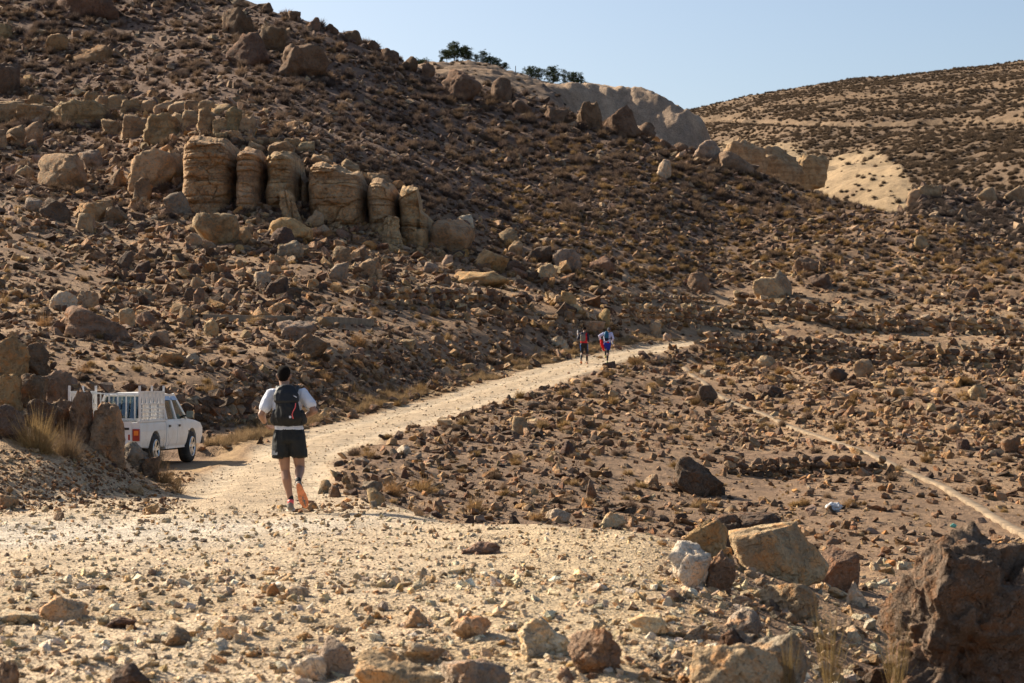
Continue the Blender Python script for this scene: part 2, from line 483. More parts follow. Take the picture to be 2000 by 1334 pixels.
def land_mesh(name, X, Y, Z, col, faces, mat, label=None):
    used, inv = np.unique(faces.ravel(), return_inverse=True)
    V = np.stack([X.ravel(), Y.ravel(), Z.ravel()], 1)[used]
    me = mesh_np(name, V, inv.reshape(faces.shape), True)
    a = me.color_attributes.new('soil', 'FLOAT_COLOR', 'POINT')
    c4 = np.ones((len(used), 4), dtype=np.float32); c4[:, :3] = col.reshape(-1, 3)[used]
    a.data.foreach_set('color', c4.ravel())
    o = add_obj(name, me, mat)
    o['kind'] = 'structure'
    return o

fc = grid_faces(*X.shape)
mt = ((m_track + (m_fore > .5)) > .5)
mtf = (mt[:-1, :-1] & mt[1:, 1:])
hillf = ((Y > 52) & ((SIDE < 0) | (Y > 118)))[:-1, :-1] & ~mtf
land_mesh('dirt_track', X, Y, Z, SOIL, fc[mtf], M_SOIL)
land_mesh('hillside', X, Y, Z, SOIL, fc[hillf], M_SOIL)
land_mesh('ground', X, Y, Z, SOIL, fc[~mtf & ~hillf], M_SOIL)

# hills behind ------------------------------------------------------
FP = []
def FPt(px, *dy):
    for d, py in dy: FP.append((px, d, py))
# hill with the pine trees (ridge at about 420 m)
SANDY = [(500, 135), (700, 128), (790, 130), (850, 122), (905, 121), (960, 128), (1000, 140), (1050, 156), (1100, 168), (1150, 176), (1200, 182), (1255, 185), (1285, 197), (1318, 216), (1345, 230), (1372, 244), (1385, 275), (1410, 330), (1500, 400)]
def ridge_land(ridge, Yr, Yfront, Yback, drop_front, drop_back, px0, px1, step, nr, seed, amp, prof=1.0):
    cols = np.arange(px0, px1, step)
    rp = np.interp(cols, [a for a, _ in ridge], [b for _, b in ridge])
    rows = np.concatenate([np.linspace(Yfront, Yr, nr), np.linspace(Yr, Yback, nr // 4)[1:]])
    PX, YY = np.meshgrid(cols, rows)
    zr = CAMZ - (rp - HOR) / F * Yr
    t = np.clip((YY - Yfront) / (Yr - Yfront), 0, 1)
    zf = zr[None] - drop_front * (1 - t ** prof)
    tb = np.clip((YY - Yr) / (Yback - Yr), 0, 1)
    Zz = np.where(YY <= Yr, zf, zr[None] - drop_back * tb ** 1.5)
    Xx = (PX - 1000) / F * YY
    p = np.stack([Xx, YY, Xx * 0], -1)
    fade = 1 - .75 * np.exp(-((YY - Yr) / 14.0) ** 2)
    Zz = Zz + amp * (fbm(p * .03, seed, 4) * 1.4 + fbm(p * .15, seed + 3, 3) * .5) * fade
    return PX, Xx, YY, Zz

px_, Xa, Ya, Za = ridge_land(SANDY, 420, 330, 520, 20, 25, 380, 1520, 3.0, 110, 61, .9, .8)
# the cut rock face at the right end of that hill
cut = sstep(1060, 1180, px_) * sstep(1420, 1380, px_)
lift = cut * (sstep(386, 402, Ya + 5 * fbm(np.stack([Xa * .12, Ya * .02, Xa * 0], -1), 71, 3)) - np.clip((Ya - 330) / 90, 0, 1) ** .8)
Za = Za + np.where(Ya < 420, lift * 11, 0)
pa = np.stack([Xa, Ya, Za], -1)
Za = Za + np.where(Ya < 416, 1, .1) * (fbm(pa * .35, 84, 4) * .8 + cut * (1 - np.abs(fbm(pa * np.array([.22, .22, .12]), 85, 4)) * 3) * .7)
ca = np.zeros(Xa.shape + (3,)) + np.array((.22, .152, .10))
ca = mixc(ca, (.125, .088, .064), sstep(-.1, .4, fbm(pa * .12, 81, 4)))
ca = mixc(ca, (.29, .205, .135), sstep(.1, .5, fbm(pa * .05, 82, 4)) * .7)
ca = mixc(ca, (.36, .265, .185), cut * .9)  # pale rock of the cut, brightened further with haze put into the colour
ca = mixc(ca, (.22, .16, .115), cut * sstep(-.3, .3, fbm(pa * np.array([.25, .1, .04]), 83, 4)) * .7)
land_mesh('sandy_hill', Xa, Ya, Za, ca, grid_faces(*Xa.shape).reshape(-1, 4), M_FAR)

FARR = [(900, 300), (1150, 262), (1260, 240), (1330, 218), (1400, 203), (1500, 181), (1600, 164), (1700, 151), (1800, 142), (1900, 131), (2000, 119), (2200, 100), (2500, 95)]
pxf, Xf, Yf, Zf = ridge_land(FARR, 900, 330, 1100, 122, 60, 1100, 2500, 4.0, 280, 91, 2.0, .85)
pf = np.stack([Xf, Yf, Xf * 0], -1)
# gullies running down to the left
gl = fbm(np.stack([Xf * .012 + Yf * .006, Yf * .003, Xf * 0], -1), 95, 3)
Zf = Zf - 3.5 * (1 - np.abs(gl) / .35).clip(0, 1) ** 2 * sstep(870, 760, Yf)
pyf = HOR - (Zf - CAMZ) / Yf * F
# bench of a road across the far slope
bench_row = np.interp(pxf, [1300, 1500, 1700, 1850, 2000, 2300], [228, 236, 242, 236, 232, 225])
bench = np.exp(-((pyf - bench_row) / 2.2) ** 2)
Zf = Zf - 1.2 * np.exp(-((pyf - bench_row - 4) / 3.0) ** 2)
cf = np.zeros(Xf.shape + (3,)) + np.array((.165, .112, .070))
cf = mixc(cf, (.135, .093, .062), sstep(-.1, .5, fbm(pf * .02, 96, 4)))
cf = mixc(cf, (.175, .122, .077), sstep(.1, .5, fbm(pf * .035, 97, 4)) * .5)
cf = mixc(cf, (.20, .142, .09), bench * .5)
wob = 14 * fbm(pf * .06, 98, 3)
d1 = sstep(1385, 1430, pxf + wob) * sstep(1620, 1540, pxf + wob) * sstep(268, 282, pyf + wob * .3) * sstep(345, 325, pyf)
edge = np.interp(pxf, [1560, 1640, 1700, 1760, 1800], [330, 292, 282, 318, 380])
d2 = sstep(1545, 1600, pxf + wob) * sstep(1815, 1770, pxf + wob) * sstep(0, 14, pyf - edge + wob * .4)
pale = np.maximum(d1, d2)
PALE = pale * (1 - .85 * sstep(.0, .45, fbm(pf * .045, 99, 3)) * (1 - sstep(1680, 1720, pxf)))
cf = mixc(cf, (.29, .21, .125), PALE)
Zf = Zf + PALE * 1.2 * fbm(np.stack([Xf * .12 + Yf * .05, Yf * .02, Xf * 0], -1), 100, 3)
land_mesh('far_hill', Xf, Yf, Zf, cf, grid_faces(*Xf.shape).reshape(-1, 4), M_FAR)

# rocky spur on the right
SPUR = [(1560, 470), (1700, 430), (1765, 412), (1785, 372), (1800, 362), (1840, 366), (1900, 372), (2000, 372), (2150, 365), (2500, 360)]
pxs, Xs, Ys, Zs = ridge_land(SPUR, 300, 235, 340, 17, 30, 1560, 2500, 3.0, 80, 111, .8, .9)
ps = np.stack([Xs, Ys, Xs * 0], -1)
cs = mixc(np.zeros(Xs.shape + (3,)) + np.array((.19, .135, .095)), (.11, .08, .065), sstep(-.2, .4, fbm(ps * .1, 112, 4)))
land_mesh('rocky_spur', Xs, Ys, Zs, cs, grid_faces(*Xs.shape).reshape(-1, 4), M_SOIL)

# wide plain under everything, out to the horizon
gx = np.array([-3000., 3000.]); gy = np.array([-200., 4500.])
GX, GY = np.meshgrid(gx, gy)
land_mesh('plain', GX, GY, GX * 0 - 14.0, np.zeros(GX.shape + (3,)) + np.array((.25, .18, .12)), grid_faces(2, 2).reshape(-1, 4), M_FAR)
# ------------------------------------------------------------------ rocks
rng = np.random.default_rng(7)
T = dict(tan=(.37, .27, .175), ochre=(.39, .262, .14), dark=(.125, .088, .07), brown=(.225, .152, .105), grey=(.30, .242, .19), pale=(.50, .41, .31),
         cream=(.60, .53, .44), red=(.225, .14, .10), sand=(.45, .335, .215), black=(.075, .055, .047))
def jit(c, s, amt=.14):
    r = np.random.default_rng(s)
    k = 1 + r.uniform(-amt, amt)
    return tuple(float(v * k * (1 + r.uniform(-.04, .04))) for v in c)

_ico = {}
def ico(sub):
    if sub not in _ico:
        bm = bmesh.new(); bmesh.ops.create_icosphere(bm, subdivisions=sub, radius=1)
        bm.verts.ensure_lookup_table()
        v = np.array([x.co[:] for x in bm.verts]); f = np.array([[a.index for a in p.verts] for p in bm.faces]); bm.free()
        _ico[sub] = (v, f)
    return _ico[sub]

def rock_mesh(seed, sub=3, cuts=9, rough=.07, block=2.0, crag=0.0, strata=0.0, name='rock', taper=0.0, chip=.7):
    r = np.random.default_rng(seed)
    v, f = ico(sub)
    v = v.copy()
    # a random polyhedron: the nearest of a set of planes in every direction
    nrm = [r.normal(size=3) for _ in range(cuts + (3 if sub > 2 else -1))]
    for a_ in range(3):
        for sg in (-1, 1):
            e = np.zeros(3); e[a_] = sg
            if r.random() < (.35 if block < 2.5 else .8): nrm.append(e + r.normal(size=3) * (.28 if block < 3.5 else .12))
    rad = np.full(len(v), 1.25)
    for n in nrm:
        n = n / np.linalg.norm(n)
        c_ = v @ n
        rad = np.minimum(rad, np.where(c_ > .05, r.uniform(.55 if sub > 2 else .34, 1.0) / np.maximum(c_, .05), 9))
    v = v * rad[:, None]
    u = v / (np.linalg.norm(v, axis=1, keepdims=True) + 1e-9)
    if rough:
        v = v + u * (fbm(v * 2.2 + seed * 3.1, seed, 4 if sub > 2 else 2) * rough * .9)[:, None]
        if sub > 3: v = v + u * (fbm(v * 8 + seed, seed + 5, 4) * rough * .9)[:, None]
    if sub > 2:
        w_ = u + .035 * np.stack([fbm(v * 3 + seed + k_ * 9, seed + 7, 2) for k_ in range(3)], 1)
        for cnt, lo_, hi_ in ((22, -.15, .05), (110, -.055, .025), (500, -.022, .012))[:3 if sub > 3 else 2]:
            sites = r.normal(size=(cnt, 3)); sites /= np.linalg.norm(sites, axis=1, keepdims=True)
            cell = np.argmax(w_ @ sites.T, 1)
            tl = r.normal(size=(cnt, 3)) * .13 * chip          # every chip is a tilted flake
            v = v * (1 + chip * r.uniform(lo_, hi_, cnt)[cell] + ((u - sites[cell]) * tl[cell]).sum(1))[:, None]
    if crag:
        rd = 1 - np.abs(fbm(v * np.array([2.1, 2.1, 4.2]) + seed, seed + 9, 5)) * 2.2
        v = v + u * (rd * crag)[:, None] - u * (np.abs(fbm(v * np.array([5, 5, 11.]) + seed, seed + 12, 4)) * crag * 1.3)[:, None]
    if crag and sub > 3: v = v + u * ((1 - np.abs(fbm(v * np.array([11, 11, 17.]) + seed, seed + 15, 3)) * 2.6) * crag * .45)[:, None]
    if strata:
        lay = np.floor(v[:, 2] * strata + .5 * fbm(v * 1.3, seed + 3, 2))
        off = _hash(lay.astype(int), lay.astype(int) * 0, lay.astype(int) * 0, seed) - .5
        v[:, :2] *= (1 + .12 * off)[:, None]
    lo, hi = v.min(0), v.max(0)
    v = (v - (lo + hi) / 2) / (hi - lo)
    if taper:
        v[:, :2] *= (1 - taper * np.clip(v[:, 2] + .35, 0, 1))[:, None]
        lo, hi = v.min(0), v.max(0); v = (v - (lo + hi) / 2) / (hi - lo)
    return mesh_np(name, v, f)

def shard_mesh(seed, npt=13, name='stone', box=.45, chips=True):
    """an angular broken stone: the hull of a few points, some faces split and dented"""
    r = np.random.default_rng(seed)
    p = r.normal(size=(npt, 3)); p /= np.linalg.norm(p, axis=1, keepdims=True)
    q = p / (np.abs(p).max(1, keepdims=True))
    p = (p * (1 - box) + q * box) * r.uniform(.72, 1.0, (npt, 1)) * np.array([1.0, r.uniform(.65, 1.0), r.uniform(.5, .9)])
    bm = bmesh.new()
    for c_ in p: bm.verts.new(c_)
    res = bmesh.ops.convex_hull(bm, input=bm.verts[:])
    bmesh.ops.delete(bm, geom=list({g_ for g_ in res['geom_interior'] + res['geom_unused'] if isinstance(g_, bmesh.types.BMVert)}), context='VERTS')
    if chips:
        big_ = sorted(bm.faces, key=lambda f_: -f_.calc_area())[:5]
        for f_ in big_:
            n_ = f_.normal.copy(); c_ = f_.calc_center_median() + Vector(r.normal(0, .06, 3)) + n_ * r.uniform(-.09, .05)
            vs_ = list(f_.verts); bm.faces.remove(f_); nv = bm.verts.new(c_)
            for k_ in range(len(vs_)): bm.faces.new((vs_[k_], vs_[(k_ + 1) % len(vs_)], nv))
    co = np.array([v_.co[:] for v_ in bm.verts]); lo, hi = co.min(0), co.max(0)
    for v_ in bm.verts: v_.co = Vector((np.array(v_.co[:]) - (lo + hi) / 2) / (hi - lo))
    bmesh.ops.recalc_face_normals(bm, faces=bm.faces)
    me = bpy.data.meshes.new(name); bm.to_mesh(me); bm.free()
    return me

def ridge_Y(px):
    i = int(np.clip(np.searchsorted(land.cols, px), 0, len(land.cols) - 1))
    return float(land.rows[np.argmin(land.py[:, i])]), float(land.py[:, i].min())

def box_place(x0, y0, x1, y1, depth=.8, sink=.32, Yfix=None):
    """world centre and size of a solid that fills a photo box and stands on the land"""
    pc = (x0 + x1) / 2
    Yr, pr = ridge_Y(pc)
    Yh = Yfix if Yfix else (Yr if y1 <= pr else min(land.hit(pc, y1), Yr))
    W = (x1 - x0) / F * Yh
    Dp = W * depth
    Yc = Yh + Dp * .35
    W = (x1 - x0) / F * Yc
    zt = CAMZ - (y0 - HOR) / F * Yc
    zb = CAMZ - (y1 - HOR) / F * (Yc - Dp * .4)
    H = max(zt - zb, .02) * (1 + sink)
    return Vector(((pc - 1000) / F * Yc, Yc, zt - H / 2)), (W, Dp, H)

BASES = []
HERO = []   # placed rocks: (px, py, name)
def hero(x0, y0, x1, y1, tone, label, sub=3, cat='rock', name=None, group=None, depth=.8, seed=None, mat=None, parent=None, rot=0.0, Yfix=None, **kw):
    seed = seed if seed is not None else int(x0 * 7 + y0 * 13)
    px_w = x1 - x0
    if px_w > 90 and y1 > 950: sub = max(sub, 5)
    elif px_w > 45: sub = max(sub, 4)
    me = rock_mesh(seed, sub, name='rock', **kw)
    loc, sz = box_place(x0, y0, x1, y1, depth, Yfix=Yfix)
    o = add_obj(name or ('boulder' if px_w > 60 else 'rock'), me, mat or M_ROCK, parent)
    o.location = loc; o.scale = sz
    if rot:
        o.rotation_euler = (0, R(rot), 0)
    kf = .8 if parent and tone == 'sandstone' else .72 if (y1 < 330 and x0 < 1340 and not parent) else ((1.4 if tone in ('sand', 'pale', 'grey', 'tan') else 1.12) if y0 > 980 else 1.0)  # tint also carries painted shade on upper rocks and sunlight on foreground ones
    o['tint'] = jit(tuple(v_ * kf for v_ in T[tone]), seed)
    if not parent:
        tag(o, label, cat, group)
    HERO.append(((x0 + x1) / 2, (y0 + y1) / 2)); BASES.append((loc.x, loc.y, sz[0], sz[1], o['tint'][:], y1))
    return o

# --- lower right pile
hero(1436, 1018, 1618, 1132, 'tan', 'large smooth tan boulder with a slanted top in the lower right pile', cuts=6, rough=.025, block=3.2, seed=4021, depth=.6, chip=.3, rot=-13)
hero(1588, 1064, 1680, 1152, 'red', 'brown slab leaning behind the large smooth tan boulder', cuts=7, rough=.02, block=3, chip=.3)
hero(1302, 1056, 1390, 1146, 'cream', 'white and grey pitted boulder at the left of the pile', cuts=9, rough=.06, seed=77)
hero(1312, 1013, 1425, 1085, 'ochre', 'orange streaked block above the white pitted boulder', cuts=8, rough=.05)
hero(1376, 1074, 1436, 1158, 'red', 'dark red upright stone between white and tan boulders', cuts=7, rough=.04)
hero(1396, 1020, 1452, 1082, 'dark', 'dark purple pointed stone behind the upright red stone', cuts=8)
hero(1440, 1000, 1532, 1044, 'dark', 'flat dark slab at the back of the boulder pile', cuts=8, block=4)
hero(1385, 1003, 1450, 1036, 'brown', 'brown angular stone beside the flat dark slab', cuts=8)
hero(1480, 1136, 1600, 1202, 'tan', 'grey tan wedge stone in front of the large smooth boulder', cuts=7, rough=.04)
hero(1410, 1186, 1492, 1242, 'grey', 'pitted brown stone with a pale top in the gully', cuts=6, rough=.08)
hero(1404, 1226, 1456, 1272, 'dark', 'dark stone under the pitted pale topped stone', cuts=8)
hero(1448, 1232, 1578, 1345, 'grey', 'blue grey sloping slab at the bottom of the gully', cuts=7, rough=.02, block=3)
hero(1344, 1254, 1530, 1370, 'tan', 'big tan boulder cut by the bottom edge of the picture', cuts=7, rough=.03, block=2.6)
hero(1462, 1266, 1532, 1352, 'ochre', 'rusty orange shard leaning on the big tan boulder', cuts=8, rough=.04)
hero(1650, 1134, 1692, 1182, 'pale', 'pale grey stone against the huge dark boulder', cuts=9)
hero(1225, 1197, 1306, 1238, 'sand', 'pale tan peaked stone on the plateau shoulder', cuts=7)
# --- plateau
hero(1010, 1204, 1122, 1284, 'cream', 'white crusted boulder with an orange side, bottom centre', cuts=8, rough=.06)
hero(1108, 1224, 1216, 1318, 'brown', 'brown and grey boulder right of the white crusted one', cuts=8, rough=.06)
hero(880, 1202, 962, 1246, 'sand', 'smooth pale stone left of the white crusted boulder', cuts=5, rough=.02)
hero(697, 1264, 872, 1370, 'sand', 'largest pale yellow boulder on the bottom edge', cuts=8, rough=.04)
hero(768, 1250, 868, 1296, 'grey', 'grey stone behind the largest pale yellow boulder', cuts=7)
hero(855, 1286, 1002, 1365, 'grey', 'grey flat boulder right of the pale yellow boulder', cuts=8, rough=.05)
hero(615, 1240, 692, 1322, 'grey', 'pointed grey stone left of the pale yellow boulder', cuts=9)
hero(572, 1276, 640, 1330, 'pale', 'low pale stone in front of the pointed grey stone', cuts=7)
hero(80, 1162, 173, 1213, 'tan', 'stone with one dark and one pale half, lower left', cuts=7, rough=.03)
hero(-10, 1192, 80, 1220, 'pale', 'long flat pale stone on the left edge', cuts=6, block=4)
hero(206, 1204, 266, 1228, 'dark', 'small dark wedge right of the two coloured stone', cuts=8)
hero(215, 1294, 302, 1360, 'dark', 'dark stone on the bottom edge, lower left', cuts=8)
hero(320, 1222, 382, 1262, 'brown', 'brown earthy lump left of the bottom centre', cuts=9)
hero(905, 1057, 978, 1083, 'red', 'flat reddish stone lying alone on the gravel', cuts=6, block=4)
hero(1168, 999, 1226, 1032, 'sand', 'tan stone on the far edge of the plateau', cuts=8)
hero(1064, 992, 1116, 1020, 'grey', 'grey slab tilted on the plateau edge', cuts=7, block=3)
hero(-8, 1290, 40, 1352, 'brown', 'brown stone in the bottom left corner', cuts=8)
hero(520, 1138, 549, 1165, 'ochre', 'small yellow stone beside a flat pale stone', cuts=7)
hero(556, 1143, 602, 1166, 'pale', 'flat pale grey stone right of the small yellow stone', cuts=7, block=4)
hero(790, 1188, 842, 1226, 'tan', 'tan lump of stone left of the smooth pale stone', cuts=8)
hero(420, 1220, 470, 1250, 'pale', 'pale stone near the bottom, left of centre', cuts=8)
hero(1300, 1150, 1330, 1176, 'grey', 'small grey stone below the white pitted boulder', cuts=8)
# --- huge dark boulder
T['umber'] = (.15, .103, .077)
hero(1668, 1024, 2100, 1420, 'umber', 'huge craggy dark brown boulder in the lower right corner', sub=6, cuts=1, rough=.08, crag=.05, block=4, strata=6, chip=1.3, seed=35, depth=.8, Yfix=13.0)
# --- left bank
hero(-30, 655, 62, 742, 'ochre', 'craggy orange brown rock at the left edge', cuts=2, rough=.09, crag=.05, block=4, seed=611)
hero(36, 668, 100, 738, 'brown', 'dark layered rock right of the craggy orange rock', cuts=1, strata=5, block=5, chip=1)
hero(-24, 726, 44, 796, 'ochre', 'rusty block under the craggy orange rock', cuts=1, block=5, rough=.08, chip=1)
hero(28, 728, 92, 800, 'brown', 'dark cracked block in the middle of the bank rocks', cuts=1, block=5, rough=.08, chip=1)
hero(80, 720, 140, 792, 'brown', 'dark blocky rock beside the upright rock', cuts=2, rough=.08, block=4, crag=.03, chip=1)
hero(48, 778, 118, 846, 'dark', 'dark rock behind the big straw coloured bush', cuts=2, rough=.08, block=4, chip=1)
hero(98, 776, 146, 850, 'brown', 'brown slab between the straw bush and the upright rock', cuts=1, rough=.06, block=5)
hero(128, 755, 182, 862, 'brown', 'dark upright rock with a pale top left of the pickup', cuts=1, rough=.07, block=5, crag=.04)
hero(168, 783, 250, 892, 'tan', 'triangular tan rock hiding the tail of the pickup', cuts=2, rough=.06, block=4, taper=.5, seed=1719)
hero(165, 816, 228, 868, 'dark', 'dark layered rock in front of the triangular rock', cuts=6, rough=.09, strata=6)
hero(-25, 788, 58, 858, 'dark', 'dark low rock at the left edge below the rock mass', cuts=8, rough=.08)
hero(270, 836, 294, 874, 'cream', 'small white stone by the pickup tail light', cuts=8)
hero(236, 862, 292, 915, 'grey', 'purple grey flat stone below the pickup bumper', cuts=6)
hero(278, 890, 316, 936, 'brown', 'brown stone cluster at the end of the bank', cuts=9)
hero(-10, 963, 36, 992, 'tan', 'tan stone at the foot of the bank, left edge', cuts=7)
hero(284, 983, 310, 1004, 'ochre', 'yellowish round stone at the foot of the bank', cuts=6)
hero(304, 990, 326, 1004, 'brown', 'brown stone touching the yellowish round stone', cuts=7)
hero(104, 1000, 126, 1017, 'brown', 'small brown block at the foot of the bank', cuts=7)
hero(246, 943, 282, 964, 'tan', 'flat tan stone halfway up the bank', cuts=7)
# --- slope left of the track
hero(98, 567, 158, 606, 'pale', 'pale and dark mottled boulder on the left slope', cuts=7, rough=.05)
hero(148, 567, 196, 600, 'tan', 'tan block joined to the mottled boulder', cuts=6, block=4)
hero(115, 596, 262, 660, 'brown', 'wide dark layered outcrop on the left slope', cuts=7, rough=.07, strata=4, block=3)
hero(232, 600, 264, 642, 'tan', 'tan upright block on the dark layered outcrop', cuts=5, block=4)
hero(262, 607, 312, 640, 'brown', 'dark slab right of the tan upright block', cuts=7, strata=4)
hero(350, 597, 374, 628, 'sand', 'pale yellow upright stone above the dark rubble', cuts=7)
hero(398, 622, 428, 657, 'sand', 'yellow stone at the right end of the dark rubble', cuts=7)
hero(290, 644, 334, 674, 'tan', 'tan grey boulder under the dark slab', cuts=6)
hero(308, 688, 370, 714, 'ochre', 'long rounded ochre stone above the stone wall', cuts=5, block=3)
hero(358, 688, 390, 710, 'pale', 'pale stone joined to the long ochre stone', cuts=7)
hero(228, 490, 262, 526, 'dark', 'dark upright rock in the middle of the left slope', cuts=7)
hero(258, 508, 296, 532, 'dark', 'dark low rock right of the dark upright rock', cuts=8)
hero(362, 514, 394, 542, 'dark', 'dark rock at the top of a short row of stones', cuts=8)
hero(400, 511, 430, 532, 'tan', 'tan rock topping the short row of stones', cuts=8)
hero(372, 540, 402, 566, 'tan', 'tan stone in the middle of the short row', cuts=7)
hero(378, 560, 400, 596, 'brown', 'narrow brown standing stone in the short row', cuts=7, block=3)
hero(358, 560, 380, 588, 'dark', 'dark stone left of the narrow standing stone', cuts=8)
hero(496, 529, 530, 562, 'pale', 'pale rounded rock beside a dark rock', cuts=7)
hero(520, 540, 566, 580, 'dark', 'dark rock right of the pale rounded rock', cuts=8)
hero(555, 560, 592, 588, 'dark', 'lower dark rock behind the runner side of the slope', cuts=8)
hero(540, 624, 622, 664, 'grey', 'grey weathered slab above the running man', cuts=7, block=3)
hero(566, 650, 642, 700, 'brown', 'rounded brown boulder below the grey weathered slab', cuts=8, rough=.04)
hero(780, 662, 812, 680, 'tan', 'tan brick shaped stone left of the track', cuts=5, block=5)
hero(847, 655, 868, 672, 'grey', 'small grey stone right of the brick shaped stone', cuts=7)
hero(375, 416, 468, 480, 'tan', 'long tan boulder lying below the cliff', cuts=6, rough=.03, block=3, seed=5151)
hero(450, 440, 494, 480, 'ochre', 'ochre end block of the long tan boulder', cuts=6, block=3)
hero(362, 454, 396, 482, 'tan', 'triangular tan stone left of the long boulder', cuts=6)
hero(538, 468, 594, 508, 'grey', 'square grey boulder with a pale edge below the cliff', cuts=6, block=3)
hero(527, 442, 582, 482, 'dark', 'dark angular rock above the square grey boulder', cuts=7)
hero(520, 425, 612, 472, 'ochre', 'ochre slab at the foot of the leaning pillar', cuts=6)
hero(594, 410, 634, 450, 'tan', 'tan rock against the widest pillar', cuts=7)
hero(80, 384, 140, 430, 'dark', 'dark rock in the row at the left', cuts=8, rough=.06)
hero(142, 394, 212, 430, 'ochre', 'ochre boulder in the row at the left', cuts=6, block=3)
hero(147, 416, 184, 452, 'tan', 'tan block in front of the ochre boulder', cuts=5, block=4)
hero(203, 404, 250, 440, 'brown', 'round brown boulder at the right end of the row', cuts=6)
hero(48, 384, 84, 412, 'grey', 'grey rock left of the dark rock in the row', cuts=7)
hero(70, 296, 169, 364, 'tan', 'big round tan boulder high on the left slope', cuts=7, rough=.025, block=3)
hero(253, 290, 372, 368, 'tan', 'tilted layered slab left of the pillars', cuts=6, rough=.03, block=3, strata=4, rot=18)
hero(-30, 118, 38, 184, 'brown', 'dark square rock with an ochre foot, left edge', cuts=5, block=4)
hero(150, 290, 205, 330, 'grey', 'grey slanting rock right of the big round boulder', cuts=8)
hero(210, 330, 250, 372, 'brown', 'brown blocky rock under the tilted slab', cuts=8)
hero(260, 345, 300, 395, 'brown', 'striped brown rock below the tilted slab', cuts=7)
hero(30, 322, 66, 350, 'tan', 'low tan rock between the left edge and the big round boulder', cuts=8)
hero(320, 375, 375, 420, 'grey', 'grey boulder at the foot of the first pillar', cuts=8)
# --- rocks right of the cliff
hero(924, 484, 994, 530, 'ochre', 'ochre rounded boulder right of the cliff', cuts=6)
hero(1078, 486, 1136, 528, 'grey', 'grey tan wedge boulder above the runners', cuts=6)
hero(1048, 514, 1090, 546, 'sand', 'pale rounded boulder below the grey wedge', cuts=5)
hero(1030, 480, 1082, 514, 'dark', 'dark rock left of the grey wedge', cuts=8)
hero(974, 444, 1014, 476, 'tan', 'tan boulder stacked above another', cuts=7)
hero(990, 470, 1022, 498, 'tan', 'lower tan boulder of the stacked pair', cuts=7)
hero(893, 418, 926, 440, 'cream', 'pale broken rock above the cliff end', cuts=9)
hero(1150, 500, 1199, 532, 'brown', 'brown peaked boulder above the terrace', cuts=7)
hero(642, 512, 682, 549, 'grey', 'upright grey brown stone in the rubble wall', cuts=6)
hero(694, 504, 746, 542, 'tan', 'tan block at the start of the rubble wall', cuts=6, block=3)
hero(650, 480, 688, 514, 'tan', 'triangular tan rock under the widest pillar', cuts=6)
hero(682, 480, 720, 508, 'brown', 'brown shard beside the triangular tan rock', cuts=8)
hero(824, 510, 858, 534, 'grey', 'grey boulder behind the rubble wall', cuts=7)
hero(880, 528, 996, 558, 'ochre', 'long low ochre ledge of rock on the slope', cuts=5, block=5, rough=.05)
hero(1075, 656, 1112, 682, 'pale', 'pale block on the verge left of the two runners', cuts=6, block=3)
hero(1163, 602, 1192, 640, 'ochre', 'upright ochre block behind the two runners', cuts=5, block=4)
hero(1085, 568, 1126, 606, 'ochre', 'ochre boulder at the end of the terrace', cuts=7)
hero(1104, 594, 1138, 616, 'sand', 'rounded pale stone under the ochre boulder', cuts=6)
hero(1130, 608, 1168, 632, 'sand', 'pale stone left of the upright ochre block', cuts=7)
hero(1134, 626, 1182, 650, 'tan', 'flat tan slab above the runner in red', cuts=6, block=4)
hero(1268, 628, 1292, 656, 'tan', 'tan rounded stone at the bend of the track', cuts=6)
hero(1294, 650, 1312, 666, 'pale', 'small pale stone at the bend of the track', cuts=6)
# --- right side
hero(1468, 540, 1534, 586, 'sand', 'flat topped tan boulder like a tree stump', cuts=4, block=4, rough=.04, seed=812)
hero(1504, 526, 1548, 580, 'grey', 'grey boulder behind the flat topped boulder', cuts=7)
hero(1548, 502, 1598, 536, 'brown', 'brown peaked boulder on the right slope', cuts=7)
hero(1338, 530, 1388, 572, 'brown', 'dark brown block on the terrace edge', cuts=7, block=3)
hero(1578, 534, 1626, 562, 'dark', 'low dark rock right of the peaked boulder', cuts=8)
hero(1880, 560, 1914, 586, 'dark', 'dark pyramid rock near the right edge', cuts=7)
hero(1784, 458, 1814, 486, 'tan', 'tan upright rock high on the right slope', cuts=7)
hero(1360, 752, 1402, 790, 'dark', 'dark rock beside the top of the concrete strip', cuts=9)
hero(1475, 694, 1522, 718, 'sand', 'flat pale stone below the lower wall', cuts=6)
hero(1665, 700, 1706, 736, 'tan', 'tan upright boulder below the lower wall', cuts=7)
hero(1614, 718, 1656, 746, 'dark', 'dark boulder left of the tan upright boulder', cuts=7)
hero(1475, 750, 1530, 776, 'dark', 'dark flat rock in the middle of the valley slope', cuts=8)
hero(1890, 750, 1926, 782, 'sand', 'pale pointed rock near the right edge', cuts=7)
hero(1845, 822, 1876, 850, 'tan', 'tan peaked stone on the valley slope at the right', cuts=7)
hero(1954, 848, 1992, 884, 'brown', 'brown square rock at the right edge', cuts=6)
hero(1304, 912, 1432, 968, 'dark', 'large dark slab sloping to the right below the track', cuts=2, block=4, rough=.04, seed=2217, rot=36, depth=.5)
hero(1258, 925, 1290, 950, 'tan', 'tan block left of the large dark slab', cuts=6)
hero(1000, 812, 1038, 850, 'sand', 'pale mushroom shaped rock on the rubble slope', cuts=8)
hero(1092, 860, 1126, 892, 'dark', 'dark block on the rubble slope', cuts=6, block=3)
hero(620, 936, 648, 964, 'grey', 'grey stone just right of the running man', cuts=7)
hero(640, 946, 669, 972, 'brown', 'brown stone beside the grey stone by the runner', cuts=6)
hero(716, 952, 753, 988, 'tan', 'tan block in the rubble at the plateau edge', cuts=5, block=3)
